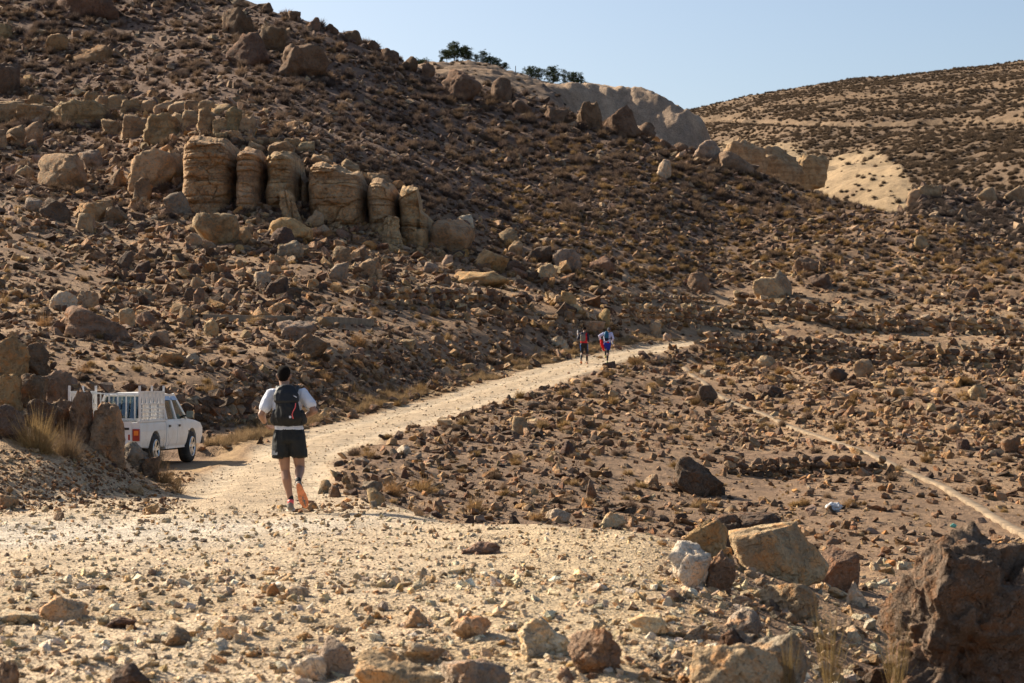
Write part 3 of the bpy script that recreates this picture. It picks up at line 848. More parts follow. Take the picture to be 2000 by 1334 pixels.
hero(706, 938, 748, 958, 'grey', 'grey slab on top of the tan block', cuts=6, block=3)
hero(806, 987, 831, 1008, 'sand', 'pale stone at the plateau edge', cuts=6)
hero(774, 868, 803, 888, 'cream', 'pair of white topped stones at the track edge', cuts=7)
hero(688, 892, 722, 908, 'grey', 'flat grey stone on the shoulder of the track', cuts=7)
hero(1145, 935, 1166, 975, 'brown', 'brown upright stone on the rubble slope', cuts=7)
# --- ridge
hero(1126, 197, 1176, 252, 'brown', 'brown block on the ridge under the pines', cuts=6, block=3)
hero(1176, 204, 1254, 266, 'red', 'biggest ridge boulder with a pale top', cuts=5, rough=.08, taper=.35)
hero(1244, 238, 1282, 268, 'brown', 'small boulder right of the biggest ridge boulder', cuts=7)
hero(958, 150, 1000, 196, 'brown', 'peaked brown rock on the ridge below the fence post', cuts=6)
hero(860, 132, 942, 194, 'brown', 'broad brown rock on the ridge below the pines', cuts=8)
hero(440, 60, 528, 126, 'red', 'red brown boulder with a pale left end, near the ridge', cuts=6)
hero(432, 14, 502, 66, 'brown', 'brown rock above the red brown boulder', cuts=7)
hero(545, 84, 642, 152, 'brown', 'wide brown rock below the skyline', cuts=8)
hero(500, 48, 562, 100, 'brown', 'brown rock between the red boulder and the skyline', cuts=8)
hero(100, -14, 242, 36, 'red', 'wide dark red outcrop on the top edge', cuts=8, rough=.06)
hero(1350, 272, 1408, 314, 'grey', 'grey craggy rock on the lower ridge', cuts=8)
hero(1398, 294, 1476, 334, 'brown', 'long dark block on the lower ridge', cuts=6, block=4)
hero(1280, 311, 1312, 348, 'pale', 'pale split rock below the lower ridge', cuts=8)
hero(-20, 45, 26, 76, 'ochre', 'ochre rock high on the left edge', cuts=8)
hero(90, 64, 134, 102, 'ochre', 'ochre rock under the dark red outcrop', cuts=8)
hero(140, 86, 218, 122, 'ochre', 'long ochre rock on the upper left slope', cuts=8)
hero(1000, 195, 1040, 222, 'brown', 'low brown rock on the ridge left of the block', cuts=8)
hero(1060, 205, 1110, 238, 'brown', 'low broad rock on the ridge left of the block', cuts=8)
k = 0
for px_r, w_, h_ in ((575, 26, 18), (612, 30, 22), (648, 28, 16), (690, 34, 22), (728, 24, 18), (762, 36, 24), (800, 34, 24), (836, 30, 26), (522, 26, 18), (1300, 26, 18), (1330, 30, 18)):
    pr = ridge_Y(px_r)[1]
    where = ['first', 'second', 'third', 'fourth', 'fifth', 'sixth', 'seventh', 'eighth', 'leftmost', 'ninth', 'tenth'][k]
    hero(px_r - w_ / 2, pr - h_ * .62, px_r + w_ / 2, pr + h_ * .5, 'brown', where + ' brown rock of those that stand along the skyline', group='rocks along the skyline', cuts=7)
    k += 1

# ------------------------------------------------------------------ the cliff of pillars
def pillar(x0, y0, x1, y1, parent, tone, seed, wtop=1.0, wbot=1.0, lean=0.0, Y0=131.0, depth=.8, name='pillar', nth=72, nz=84, seams=2):
    r = np.random.default_rng(seed)
    zt = CAMZ - (y0 - HOR) / F * Y0; zb = CAMZ - (y1 - HOR) / F * Y0 - .6
    Wd = (x1 - x0) / F * Y0
    th = np.linspace(0, 2 * np.pi, nth, endpoint=False); t = np.linspace(0, 1, nz)
    TH, TT = np.meshgrid(th, t)
    zz = TT * (zt - zb)
    edges = np.sort(r.uniform(0, zt - zb, 9 + int(zt - zb)))
    lay = np.searchsorted(edges, (zz + .15 * fbm(np.stack([np.cos(TH), np.sin(TH), TT], -1) * 2, seed, 2)).ravel()).reshape(zz.shape)
    off = (_hash(lay, lay * 0, lay * 0, seed) - .5) * .07
    for s_ in r.uniform(.25, .85, seams):
        off = off - .09 * np.exp(-(((TT + .03 * np.sin(TH * 1.3 + seed)) - s_) / .014) ** 2) * (.4 + .6 * (np.sin(TH * 2 + seed) > -.3))
    c, s = np.cos(TH), np.sin(TH)
    pn = (np.abs(c) ** 3 + np.abs(s) ** 3) ** (1 / 3)
    prof = (wbot + (wtop - wbot) * sstep(0, 1, TT)) * (1 - .5 * sstep(.90, 1.0, TT) ** 2)
    rr = prof / pn * (1 + off + .20 * fbm(np.stack([TT * 3.0, TH * 0, TH * 0 + seed], -1), seed + 2, 2) + .12 * fbm(np.stack([c * 1.2, s * 1.2, TT * 2], -1), seed + 21, 3))
    x = c * rr * Wd / 2; y = s * rr * Wd * depth / 2
    p = np.stack([x, y, zz], -1)
    # broken blocks: cells of rock standing a little in or out
    hgt_ = zt - zb
    st = np.stack([r.uniform(-.6, .6, 70) * Wd, r.uniform(-.6, .6, 70) * Wd * depth, r.uniform(-.1, 1.1, 70) * hgt_], 1)
    q_ = (p + .10 * np.stack([fbm(p * 1.5 + k_ * 7, seed + 31, 3) for k_ in range(3)], -1)).reshape(-1, 3)
    d_ = ((q_[:, None, :] - st[None]) * np.array([1, 1, 1.7])) ** 2
    ds = np.sort(d_.sum(2), 1); cid = np.argmin(d_.sum(2), 1).reshape(zz.shape)
    gap = np.clip(1 - (np.sqrt(ds[:, 1]) - np.sqrt(ds[:, 0])) / .05, 0, 1).reshape(zz.shape)
    blk = r.uniform(-.5, .5, 70)[cid] * .16 * min(Wd, 2.2) * .5 - gap * .07
    k = fbm(p * np.array([.8, .8, .35]) + seed, seed, 4) * .12 * Wd * .35 + fbm(p * 3.2 + seed, seed + 4, 3) * .06 + blk
    crack = -np.clip(1 - np.abs(fbm(np.stack([TH * 2.2, TH * 0, zz * .15], -1), seed + 8, 2)) / .05, 0, 1) * .22
    x = x + c * (k + crack); y = y + s * (k + crack)
    x = x + lean * zz
    V = np.stack([x, y, zz + fbm(p * .9, seed + 6, 3) * .35 * TT], -1).reshape(-1, 3)
    i = np.arange(nth * nz).reshape(nz, nth)
    Fq = np.stack([i[:-1], np.roll(i, -1, 1)[:-1], np.roll(i, -1, 1)[1:], i[1:]], -1).reshape(-1, 4)
    top = len(V)
    V = np.concatenate([V, [[x[-1].mean(), y[-1].mean(), zz[-1].mean() + .1]]])
    cap = np.stack([i[-1], np.roll(i[-1], -1), np.full(nth, top), np.full(nth, top)], -1)
    me = mesh_np(name, V, Fq)
    bm = bmesh.new(); bm.from_mesh(me); bm.verts.ensure_lookup_table()
    for a, b_, c_, _ in cap: bm.faces.new((bm.verts[a], bm.verts[b_], bm.verts[c_]))
    bm.to_mesh(me); bm.free()
    o = add_obj(name, me, M_CLIFF, parent)
    o.location = ((((x0 + x1) / 2) - 1000) / F * Y0, Y0 + Wd * depth / 2 - .3, zb)
    BASES.append((o.location.x, Y0, Wd, Wd * .7, T[tone], y1)); BASES.append((o.location.x + .3, Y0 - .4, Wd, Wd * .7, T['brown'], y1))
    o['tint'] = jit(T[tone], seed, .08)
    return o

cliff = empty('rock_cliff', (0, 0, 0))
tag(cliff, 'tan layered sandstone cliff of weathered pillars on the left slope', 'cliff')
T['sandstone'] = (.42, .305, .19)
def cliff_wall():
    """one cracked wall of rock; the parts between the deep clefts are the pillars"""
    ZB = lambda py: CAMZ - (py - HOR) / F * 131.0
    edges_ = [346, 456, 513, 580, 597, 712, 776, 843]
    top_k = [(346, 292), (358, 272), (372, 266), (440, 276), (455, 296), (460, 300), (470, 290), (505, 296), (513, 312), (518, 298), (548, 294), (574, 304), (580, 330), (588, 345), (597, 330), (606, 318), (650, 322), (700, 338), (711, 362), (718, 352), (745, 352), (770, 372), (777, 380), (784, 364), (815, 368), (822, 412), (843, 424)]
    base_k = [(346, 400), (400, 410), (513, 424), (580, 442), (650, 456), (712, 472), (780, 486), (843, 494)]
    pxs_ = np.arange(346, 843.1, .75); n, m = len(pxs_), 120
    ty = np.interp(pxs_, *zip(*top_k)) + 3.0 * fbm(np.stack([pxs_ * .12, pxs_ * 0, pxs_ * 0], -1), 501, 3)
    by = np.interp(pxs_, *zip(*base_k))
    t = np.linspace(0, 1, m)
    zt_, zb_ = ZB(ty), ZB(by) - .8
    Zc = zb_[None] + (zt_ - zb_)[None] * t[:, None]
    Xc = np.repeat(((pxs_ - 1000) / F * 131.0)[None], m, 0)
    Tt = np.repeat(t[:, None], n, 1)
    p3 = np.stack([Xc, Xc * 0, Zc], -1)
    # bulging pillars between clefts; the clefts wander a little with height
    warp = pxs_[None] + 5 * fbm(np.stack([Xc * .3, Zc * .5, Xc * 0], -1), 502, 3)
    bul = np.full(Xc.shape, -2.4)
    rA = np.random.default_rng(44)
    for k_, (a, b_) in enumerate(zip(edges_[:-1], edges_[1:])):
        u = (warp - a) / (b_ - a)
        inn = (u > 0) & (u < 1)
        w_ = (b_ - a) / F * 131.0
        rim = np.minimum(np.clip(u, 0, 1), 1 - np.clip(u, 0, 1)) * w_
        f_ = 1 - np.exp(-rim / .20)
        amp = -1.9 if k_ == 3 else rA.uniform(.2, .9)
        lean_ = rA.uniform(.1, .55)
        belly = lean_ * (Tt - .5) + .35 * np.sin(np.pi * Tt) * rA.uniform(.3, 1) + .25 * fbm(np.stack([Tt * 3 + k_ * 7, Tt * 0, Tt * 0], -1), 503, 2)
        val = -2.4 + f_ * (2.4 + amp + belly) - 1.1 * ((2 * np.clip(u, 0, 1) - 1) ** 4) * .7
        bul = np.where(inn, val, bul)
    # beds of rock run through the whole wall
    zz = Zc + .10 * Xc * .15 + .25 * fbm(p3 * np.array([.35, 1, .35]), 504, 3)
    eb = np.sort(np.random.default_rng(9).uniform(zb_.min(), zt_.max(), 22))
    lay = np.searchsorted(eb, zz.ravel()).reshape(zz.shape)
    bed = (_hash(lay, lay * 0, lay * 0, 77) - .5) * .48
    nd = np.abs(zz[..., None] - eb[None, None]).min(-1)
    bed = bed - .14 * np.exp(-(nd / .05) ** 2) * (fbm(p3 * .6, 505, 2) > -.15)
    # joints: blocks standing in or out, with open cracks
    rC = np.random.default_rng(12); st = np.stack([rC.uniform(Xc.min(), Xc.max(), 150), rC.uniform(zb_.min(), zt_.max(), 150)], 1)
    q_ = np.stack([Xc + .2 * fbm(p3 * 1.1, 506, 3), Zc + .2 * fbm(p3 * 1.1 + 9, 507, 3)], -1).reshape(-1, 2)
    blk = np.empty(len(q_)); gap = np.empty(len(q_)); rO = rC.uniform(-.5, .5, 150)
    for s0_ in range(0, len(q_), 8000):
        d_ = np.sqrt((((q_[s0_:s0_ + 8000, None] - st[None]) * np.array([.75, 1.7])) ** 2).sum(2))
        o2 = np.argpartition(d_, 1, axis=1)[:, :2]; dd = np.take_along_axis(d_, o2, 1); sw = dd[:, 0] > dd[:, 1]
        i0 = np.where(sw, o2[:, 1], o2[:, 0]); blk[s0_:s0_ + 8000] = rO[i0]; gap[s0_:s0_ + 8000] = np.abs(dd[:, 0] - dd[:, 1])
    blk = blk.reshape(Xc.shape) * .38 - .10 * np.exp(-(gap.reshape(Xc.shape) / .05) ** 2) * (fbm(p3 * .5 + 3, 511, 2) > 0)
    fine_ = fbm(p3 * 1.6, 508, 4) * .18 + fbm(p3 * 6, 509, 3) * .07
    Yc_ = 131.0 - (bul + bed + blk + fine_) - .9 * sstep(.93, 1, Tt) * -1.6 * sstep(.9, 1, Tt)
    # top: roll back to the hill behind
    rows_ = [np.stack([Xc, Yc_, Zc], -1)]
    for k_, (dy_, dz_) in enumerate(((.5, .18), (1.3, .25), (2.6, .1), (5.0, -.3))):
        nz_ = fbm(np.stack([Xc[-1] * .9 + k_ * 3, Xc[-1] * 0, Xc[-1] * 0], -1), 510 + k_, 3)
        rows_.append(np.stack([Xc[-1], np.maximum(Yc_[-1], 131.0) + dy_ + .3 * nz_, Zc[-1] + dz_ + .35 * nz_], -1)[None])
    G = np.concatenate(rows_, 0); nr = G.shape[0]
    for a, b_ in zip(edges_[:-1], edges_[1:]):
        sel = np.where((pxs_ >= a - .4) & (pxs_ <= b_ + .4))[0]
        sub_ = G[:, sel[0]:sel[-1] + 1]
        me = mesh_np('pillar', sub_.reshape(-1, 3), grid_faces(nr, sub_.shape[1]).reshape(-1, 4))
        o = add_obj('pillar', me, M_CLIFF, cliff); o['tint'] = jit(T['sandstone'], int(a), .06)
        for q in range(3): BASES.append(((a + (b_ - a) * (q + .5) / 3 - 1000) / F * 131, 129.6 - q * .3, (b_ - a) / F * 100, 1.2, T[('sandstone', 'brown', 'tan')[q]], 470))
cliff_wall()
pillar(556, 372, 594, 440, cliff, 'sandstone', 14, .75, .85, lean=-.22, Y0=129.4, name='leaning_slab')
pillar(742, 424, 786, 486, cliff, 'sandstone', 17, .7, 1.0, Y0=128.8, name='buttress')
hero(838, 424, 928, 494, 'tan', 'grey tan boulder closing the right end of the cliff', cuts=6, rough=.03, block=3, seed=660)
for a in ((520, 276, 578, 306, 22), (600, 300, 650, 332, 23), (655, 308, 705, 350, 24), (482, 272, 520, 302, 25), (712, 336, 770, 366, 26)):
    o = hero(*a[:4], 'sandstone', None, parent=cliff, name='cap_rock', cuts=7, block=3, seed=a[4], mat=M_CLIFF)

# broken bands of strata, upper left
band = empty('rock_outcrop', (0, 0, 0))
tag(band, 'long broken band of layered tan rock above the big round boulder', 'outcrop')
rb = random.Random(5)
def band_row(x0, x1, yl, yr, h, wmin, wmax):
    x = x0
    while x < x1:
        w = rb.uniform(wmin, wmax); t = (x - x0) / (x1 - x0)
        y = yl + (yr - yl) * t + rb.uniform(-4, 4)
        hh = h * rb.uniform(.75, 1.25)
        hero(x, y - hh, x + w * 1.06, y, 'sandstone', None, parent=band, name='block', cuts=rb.choice((0, 1, 2)), block=rb.uniform(4, 6), rough=.06, crag=.02, seed=rb.randrange(99999), mat=M_CLIFF, depth=rb.uniform(.6, .9), strata=3)
        x += w * .84
band_row(-40, 120, 236, 240, 38, 40, 110)
band_row(120, 335, 248, 280, 44, 34, 100)
band_row(330, 425, 252, 262, 34, 26, 46)
band_row(30, 160, 206, 222, 20, 24, 50)
band_row(160, 330, 214, 226, 26, 24, 44)
band_row(328, 440, 218, 226, 22, 22, 40)
band_row(440, 486, 258, 264, 42, 26, 34)
band_row(420, 600, 278, 296, 22, 22, 40)
band_row(-30, 60, 290, 284, 40, 30, 50)
# pale cut bank across the valley
qb = empty('quarry_face', (0, 0, 0))
tag(qb, 'pale yellow rock face in the gap between ridge and far hill', 'rock face')
T['quarry'] = (.38, .28, .18)
for i_, (a, b_, c_, d_) in enumerate(((1408, 266, 1500, 345), (1480, 282, 1570, 350), (1540, 300, 1620, 356))):
    o = hero(a, b_, c_, d_, 'quarry', None, parent=qb, name='face', cuts=1, block=5, rough=.10, crag=.05, seed=310 + i_, depth=.4, mat=M_CLIFF, Yfix=330 + i_ * 5)

# ------------------------------------------------------------------ dry stone walls
STONES = [shard_mesh(900 + i, 15, 'stone', .75) for i in range(14)]
for me in STONES: me.materials.append(M_ROCK)
def stone_wall(label, pts, courses, w_px, tones, seed, tilt=0.0, name='stone_wall'):
    """pts: (column, base row) along the wall"""
    r = random.Random(seed)
    W = [land.point(a, b_) for a, b_ in pts]
    root = empty(name, W[0]); tag(root, label, 'stone wall')
    segs = []
    for a, b_ in zip(W[:-1], W[1:]): segs.append((a, b_, (b_ - a).length))
    total = sum(s[2] for s in segs)
    def at(d):
        for a, b_, L in segs:
            if d <= L: return a.lerp(b_, d / L), (b_ - a).normalized()
            d -= L
        return segs[-1][1], (segs[-1][1] - segs[-1][0]).normalized()
    for c in range(courses):
        d = -r.uniform(0, .2)
        while d < total:
            p, dr = at(max(d, 0))
            unit = w_px / F * p.y
            w = unit * r.uniform(.6, 1.5) * (1 if c < courses - 1 else r.uniform(.7, 1.1)); h = unit * r.uniform(.62, .95)
            if c == courses - 1 and r.random() < .35: d += w; continue
            o = bpy.data.objects.new('stone', r.choice(STONES)); C.objects.link(o); o.parent = root
            z = float(land.z(p.x, p.y))
            z = max(z, p.z) if c else z
            q = Vector((p.x, p.y + tilt * c * unit + r.uniform(-.12, .12) * unit, z + unit * (.25 + .68 * c)))
            o.location = q - W[0]
            o.scale = (w * 1.08, unit * r.uniform(.8, 1.2), h)
            o.rotation_euler = (r.uniform(-.25, .25), r.uniform(-.3, .3), math.atan2(dr.y, dr.x) + r.uniform(-.35, .35))
            o['tint'] = jit(T[r.choice(tones)], r.randrange(99999), .2)
            d += w * .95
    return root
mixA = ['tan', 'tan', 'brown', 'sand', 'grey', 'brown']
stone_wall('upper terrace wall of tan stones behind the bend of the track', [(1222, 630), (1300, 630), (1400, 637), (1480, 645)], 4, 14, mixA, 1)
stone_wall('longest dry stone wall running right from below the flat topped boulder', [(1440, 602), (1540, 618), (1650, 640), (1780, 645), (1900, 655), (1995, 658)], 3, 17, mixA, 2)
stone_wall('lower retaining wall below the track on the right', [(1385, 690), (1470, 694), (1560, 700), (1680, 712), (1800, 716), (1990, 724)], 4, 16, mixA + ['dark', 'dark'], 3)
stone_wall('low dark wall crossing the valley near the large dark slab', [(1425, 925), (1500, 932), (1580, 925), (1660, 925), (1735, 927)], 3, 18, ['brown', 'dark', 'brown', 'tan'], 4)
stone_wall('dark rough stone wall behind the white pickup', [(180, 812), (260, 815), (340, 820), (420, 826), (490, 822)], 4, 25, ['brown', 'dark', 'brown', 'grey', 'red'], 5, tilt=.12)
stone_wall('rubble wall across the slope below the cliff', [(700, 592), (780, 596), (860, 598), (960, 600), (1040, 605)], 3, 18, ['brown', 'tan', 'dark', 'sand', 'grey'], 6)
stone_wall('short crooked wall of ochre stones above the runners', [(1068, 590), (1095, 605), (1130, 622), (1160, 640)], 2, 17, ['sand', 'ochre', 'tan'], 7)
stone_wall('low dark wall on the far right above the concrete strip', [(1720, 800), (1800, 812), (1900, 826), (1998, 834)], 2, 19, ['brown', 'dark', 'tan'], 8)
stone_wall('loose wall of small stones at the left of the upper terrace', [(1180, 590), (1250, 585), (1330, 590), (1400, 592)], 2, 10, mixA, 9)

# ------------------------------------------------------------------ covered concrete water channels
CHAN = []
def channel(label, pts, width, hgt, name='concrete_channel'):
    W = [land.point(a, b_) for a, b_ in pts]
    path = []
    for a, b_ in zip(W[:-1], W[1:]):
        n = max(2, int((b_ - a).length / .5))
        for k_ in range(n): path.append(a.lerp(b_, k_ / n))
    path.append(W[-1])
    V, Fq = [], []
    prof = [(-.5, -2.0), (-.5, .75), (-.42, 1.0), (0, 1.05), (.42, 1.0), (.5, .75), (.5, -2.0)]
    m = len(prof)
    zs = np.array([max(float(land.z(p.x + dx_, p.y + dy_)) for dx_ in (-.2, 0, .2) for dy_ in (-.15, .15)) for p in path]); kern = np.ones(13) / 13
    zs = np.convolve(np.pad(zs, 6, mode='edge'), kern, 'valid')
    for i_, p in enumerate(path):
        a = path[max(i_ - 1, 0)]; b_ = path[min(i_ + 1, len(path) - 1)]
        d = (b_ - a); d.z = 0; d.normalize(); nrm = Vector((d.y, -d.x, 0))
        wob_ = .03 * math.sin(i_ * .23) + .02 * math.sin(i_ * .61)
        for u, h in prof:
            V.append(Vector((p.x, p.y, zs[i_])) + nrm * (u * width * (1 + wob_) + wob_ * .5) + Vector((0, 0, h * hgt)))
    for i_ in range(len(path) - 1):
        for k_ in range(m - 1):
            a = i_ * m + k_; Fq.append((a, a + 1, a + m + 1, a + m))
    CHAN.extend((p.x, p.y) for p in path)
    me = mesh_np(name, [v[:] for v in V], Fq, True)
    o = add_obj(name, me, M_CONC)
    return tag(o, label, 'channel')
M_CONC = mat_plain('dusty_concrete', (.22, .162, .105), .9, .2, var=.4, scale=2.5, bmp=.02)
channel('narrow pale concrete strip running down the valley slope on the right', [(1335, 716), (1362, 738), (1390, 762), (1450, 794), (1530, 828), (1605, 856), (1700, 888), (1780, 925), (1850, 960), (1920, 1000), (2000, 1046), (2060, 1085)], .21, .045)
channel('faint concrete ledge crossing the left slope above the running man', [(392, 622), (470, 626), (560, 630), (640, 632), (722, 634)], .5, .16)
# ------------------------------------------------------------------ scattering helpers
def hit_many(px, py):
    """distance at which each line of sight meets the land (vectorised bisection on the running minimum)"""
    ci = np.clip(np.round(np.interp(px, land.cols, np.arange(len(land.cols)))).astype(int), 0, len(land.cols) - 1)
    lo = np.zeros(len(px), int); hi = np.full(len(px), len(land.rows) - 1)
    ok = land.runmin[-1, ci] < py
    for _ in range(12):
        mid = (lo + hi) // 2
        below = land.runmin[mid, ci] > py
        lo = np.where(below, mid + 1, lo); hi = np.where(below, hi, mid)
    k = np.clip(hi, 1, None)
    a, b_ = land.runmin[k - 1, ci], land.runmin[k, ci]
    t = np.clip((a - py) / np.where(a - b_ == 0, 1, a - b_), 0, 1)
    return np.exp(land.lrows[k - 1] * (1 - t) + land.lrows[k] * t), ok

def proto_collection(name, meshes):
    col_ = bpy.data.collections.new(name)
    for i, me in enumerate(meshes):
        o = bpy.data.objects.new('%s_%02d' % (name, i), me); col_.objects.link(o)
    return col_

def scatter(name, coll, pos, rot, scl, tint, idx, label, cat):
    n = len(pos)
    me = bpy.data.meshes.new(name)
    me.vertices.add(n); me.vertices.foreach_set('co', np.asarray(pos, np.float32).ravel())
    for nm, typ, arr, key in (('rot', 'FLOAT_VECTOR', rot, 'vector'), ('scl', 'FLOAT_VECTOR', scl, 'vector'), ('tint', 'FLOAT_VECTOR', tint, 'vector')):
        a = me.attributes.new(nm, typ, 'POINT'); a.data.foreach_set(key, np.asarray(arr, np.float32).ravel())
    a = me.attributes.new('idx', 'INT', 'POINT'); a.data.foreach_set('value', np.asarray(idx, np.int32))
    o = add_obj(name, me)
    ng = bpy.data.node_groups.new(name + '_nodes', 'GeometryNodeTree')
    ng.interface.new_socket('Geometry', in_out='INPUT', socket_type='NodeSocketGeometry')
    ng.interface.new_socket('Geometry', in_out='OUTPUT', socket_type='NodeSocketGeometry')
    gi = ng.nodes.new('NodeGroupInput'); go = ng.nodes.new('NodeGroupOutput')
    iop = ng.nodes.new('GeometryNodeInstanceOnPoints'); iop.inputs['Pick Instance'].default_value = True
    ci = ng.nodes.new('GeometryNodeCollectionInfo'); ci.inputs['Collection'].default_value = coll
    ci.inputs['Separate Children'].default_value = True; ci.inputs['Reset Children'].default_value = True
    def named(nm, t):
        x = ng.nodes.new('GeometryNodeInputNamedAttribute'); x.data_type = t; x.inputs['Name'].default_value = nm
        return x.outputs[0]
    L = ng.links.new
    L(gi.outputs[0], iop.inputs['Points']); L(ci.outputs[0], iop.inputs['Instance'])
    L(named('idx', 'INT'), iop.inputs['Instance Index']); L(named('rot', 'FLOAT_VECTOR'), iop.inputs['Rotation']); L(named('scl', 'FLOAT_VECTOR'), iop.inputs['Scale'])
    L(iop.outputs[0], go.inputs[0])
    md = o.modifiers.new('scatter', 'NODES'); md.node_group = ng
    tag(o, label, cat, kind='stuff')
    return o

PEB = [shard_mesh(2000 + i, 10 + i % 6, 'pebble', .2 + .12 * (i % 4)) for i in range(14)]
for me in PEB: me.materials.append(M_ROCK)
C_PEB = proto_collection('loose_stone', PEB)
GRV = [me.copy() for me in PEB]
for me in GRV: me.materials.clear(); me.materials.append(M_GRAV)
C_GRV = proto_collection('gravel_stone', GRV)
def bush_mesh(seed, n, w, spread=1.0, up=.55, name='bush', twig=True):
    r = np.random.default_rng(seed)
    V, Ft = [], []
    for i in range(n):
        az = r.uniform(0, 2 * np.pi); el = np.arccos(r.uniform(0, 1) ** .8) * spread
        d = np.array([np.sin(el) * np.cos(az), np.sin(el) * np.sin(az), np.cos(el) * up * 1.6])
        L = r.uniform(.35, .55) * (1 + .15 * np.sin(az * 2 + seed) + .1 * np.sin(az * 3 + seed * 2))
        p0 = np.array([np.cos(az), np.sin(az), 0]) * r.uniform(0, .10) * spread
        side = np.cross(d, r.normal(size=3)); side /= np.linalg.norm(side) + 1e-9
        t0 = r.uniform(.25, .6) if twig and i % 2 else 0.0
        bend = r.normal(size=3) * .12
        pts = [p0 + d * L * t0, p0 + d * L * (t0 * .5 + .5) * .98 + bend * .35, p0 + d * L + bend]
        b0 = len(V)
        V += [pts[0] - side * w, pts[0] + side * w, pts[1] - side * w * .8, pts[1] + side * w * .8, pts[2]]
        Ft += [(b0, b0 + 1, b0 + 3), (b0, b0 + 3, b0 + 2), (b0 + 2, b0 + 3, b0 + 4)]
    V = np.array(V); V[:, 2] = np.maximum(V[:, 2], -.04)
    me = mesh_np(name, V, Ft); me.materials.append(M_PLANT)
    return me
BUSH = [bush_mesh(50 + i, 400, .015, 1.0, .85) for i in range(6)]
TUFT = [bush_mesh(80 + i, 90, .010, .7, .9, 'tuft') for i in range(4)]
C_BUSH = proto_collection('scrub', BUSH); C_TUFT = proto_collection('tuft', TUFT)

PAL_FORE = np.array([(.60, .48, .33), (.68, .57, .42), (.50, .38, .25), (.54, .38, .21), (.46, .38, .29), (.78, .71, .60), (.26, .20, .155)]) * np.array((.92, .92, .92))
PAL_RUB = np.array([(.30, .205, .135), (.40, .285, .18), (.115, .083, .068), (.19, .13, .095), (.32, .255, .21), (.50, .395, .28), (.42, .27, .13)]) * np.array((.97, .90, .82))
PAL_HILL = np.array([(.15, .105, .085), (.21, .15, .115), (.28, .20, .14), (.12, .085, .072), (.36, .27, .19)])

def in_boxes(px, py, boxes):
    m = np.zeros(len(px), bool)
    for a, b_, c_, d_ in boxes: m |= (px > a) & (px < c_) & (py > b_) & (py < d_)
    return m

CH = np.array(CHAN)
def off_channel(x, y):
    ok = np.ones(len(x), bool)
    for s0_ in range(0, len(x), 4000):
        d2_ = (x[s0_:s0_ + 4000, None] - CH[None, :, 0]) ** 2 + (y[s0_:s0_ + 4000, None] - CH[None, :, 1]) ** 2
        ok[s0_:s0_ + 4000] = d2_.min(1) > .33 ** 2
    return ok
def stones(n, px0, px1, py0, py1, smin, smax, power, pal, w, keep=None, road=1.0, flat_=.75, cap=.9, seed=1, minm=.015):
    """loose stones: sizes are drawn in photo pixels between smin and smax, biased to small"""
    r = np.random.default_rng(seed)
    px = r.uniform(px0, px1, n); py = r.uniform(py0, py1, n)
    Yh, ok = hit_many(px, py)
    x = (px - 1000) / F * Yh
    mr = land.lookup(m_track, px, Yh); mb = land.lookup(m_fore, px, Yh)
    sp = smin + (smax - smin) * r.uniform(0, 1, n) ** power
    s = np.clip(sp / F * Yh, minm, cap)
    on = (mr > .4) & (mb < .5)
    kill = on & (r.uniform(0, 1, n) > road)
    s = np.where(on, np.minimum(s, 4.5 / F * Yh), s)
    ok &= ~kill
    ok &= ~((np.abs(x - TRUCK[0]) < 1.6) & (np.abs(Yh - TRUCK[1]) < 3.2) & (s > .06))
    if keep is not None: ok &= keep(px, py, Yh, x, r)
    ok &= off_channel(x, Yh)
    px, py, Yh, x, s = px[ok], py[ok], Yh[ok], x[ok], s[ok]
    n = len(px)
    z = land.z(x, Yh)
    asp = np.stack([r.uniform(.8, 1.7, n), r.uniform(.6, 1.15, n), r.uniform(.3, .95, n) * flat_ / .75], 1)
    scl = s[:, None] * asp
    pos = np.stack([x, Yh, z + scl[:, 2] * .22], 1)
    rot = np.stack([r.normal(0, .45, n), r.normal(0, .45, n), r.uniform(0, 6.28, n)], 1)
    tint = pal[r.choice(len(pal), n, p=np.array(w) / sum(w))] * r.uniform(.75, 1.25, (n, 1)) * r.uniform(.95, 1.05, (n, 3))
    return pos, rot, scl, tint, px, py

def run(parts):
    return [np.concatenate([p[i] for p in parts]) for i in range(6)]

# --- gravel of the foreground and the track
A1 = stones(42000, -60, 2060, 990, 1150, 1.3, 13, 16.0, PAL_FORE, [5, 5, 3, 1, 2, 2, .4], lambda px, py, Yh, x, r: (Yh < 27) & (px < 1420), seed=101, minm=.005)
A2 = stones(40000, -60, 1500, 1120, 1400, 1.8, 26, 24.0, PAL_FORE, [5, 5, 3, 2, 2, 4, .7], lambda px, py, Yh, x, r: Yh < 22, seed=102, minm=.004)
A3 = stones(7000, 380, 1340, 660, 990, 1.6, 4.5, 2.0, PAL_FORE, [5, 3, 4, 2, 2, 1, 1.5], lambda px, py, Yh, x, r: (land.lookup(m_track, px, Yh) > .4), road=1.0, seed=103)
g = run([A1, A2, A3])
scatter('gravel', C_GRV, *g[:4], np.random.default_rng(5).integers(0, 14, len(g[0])), 'pale tan gravel covering the plateau and the dirt track', 'gravel')
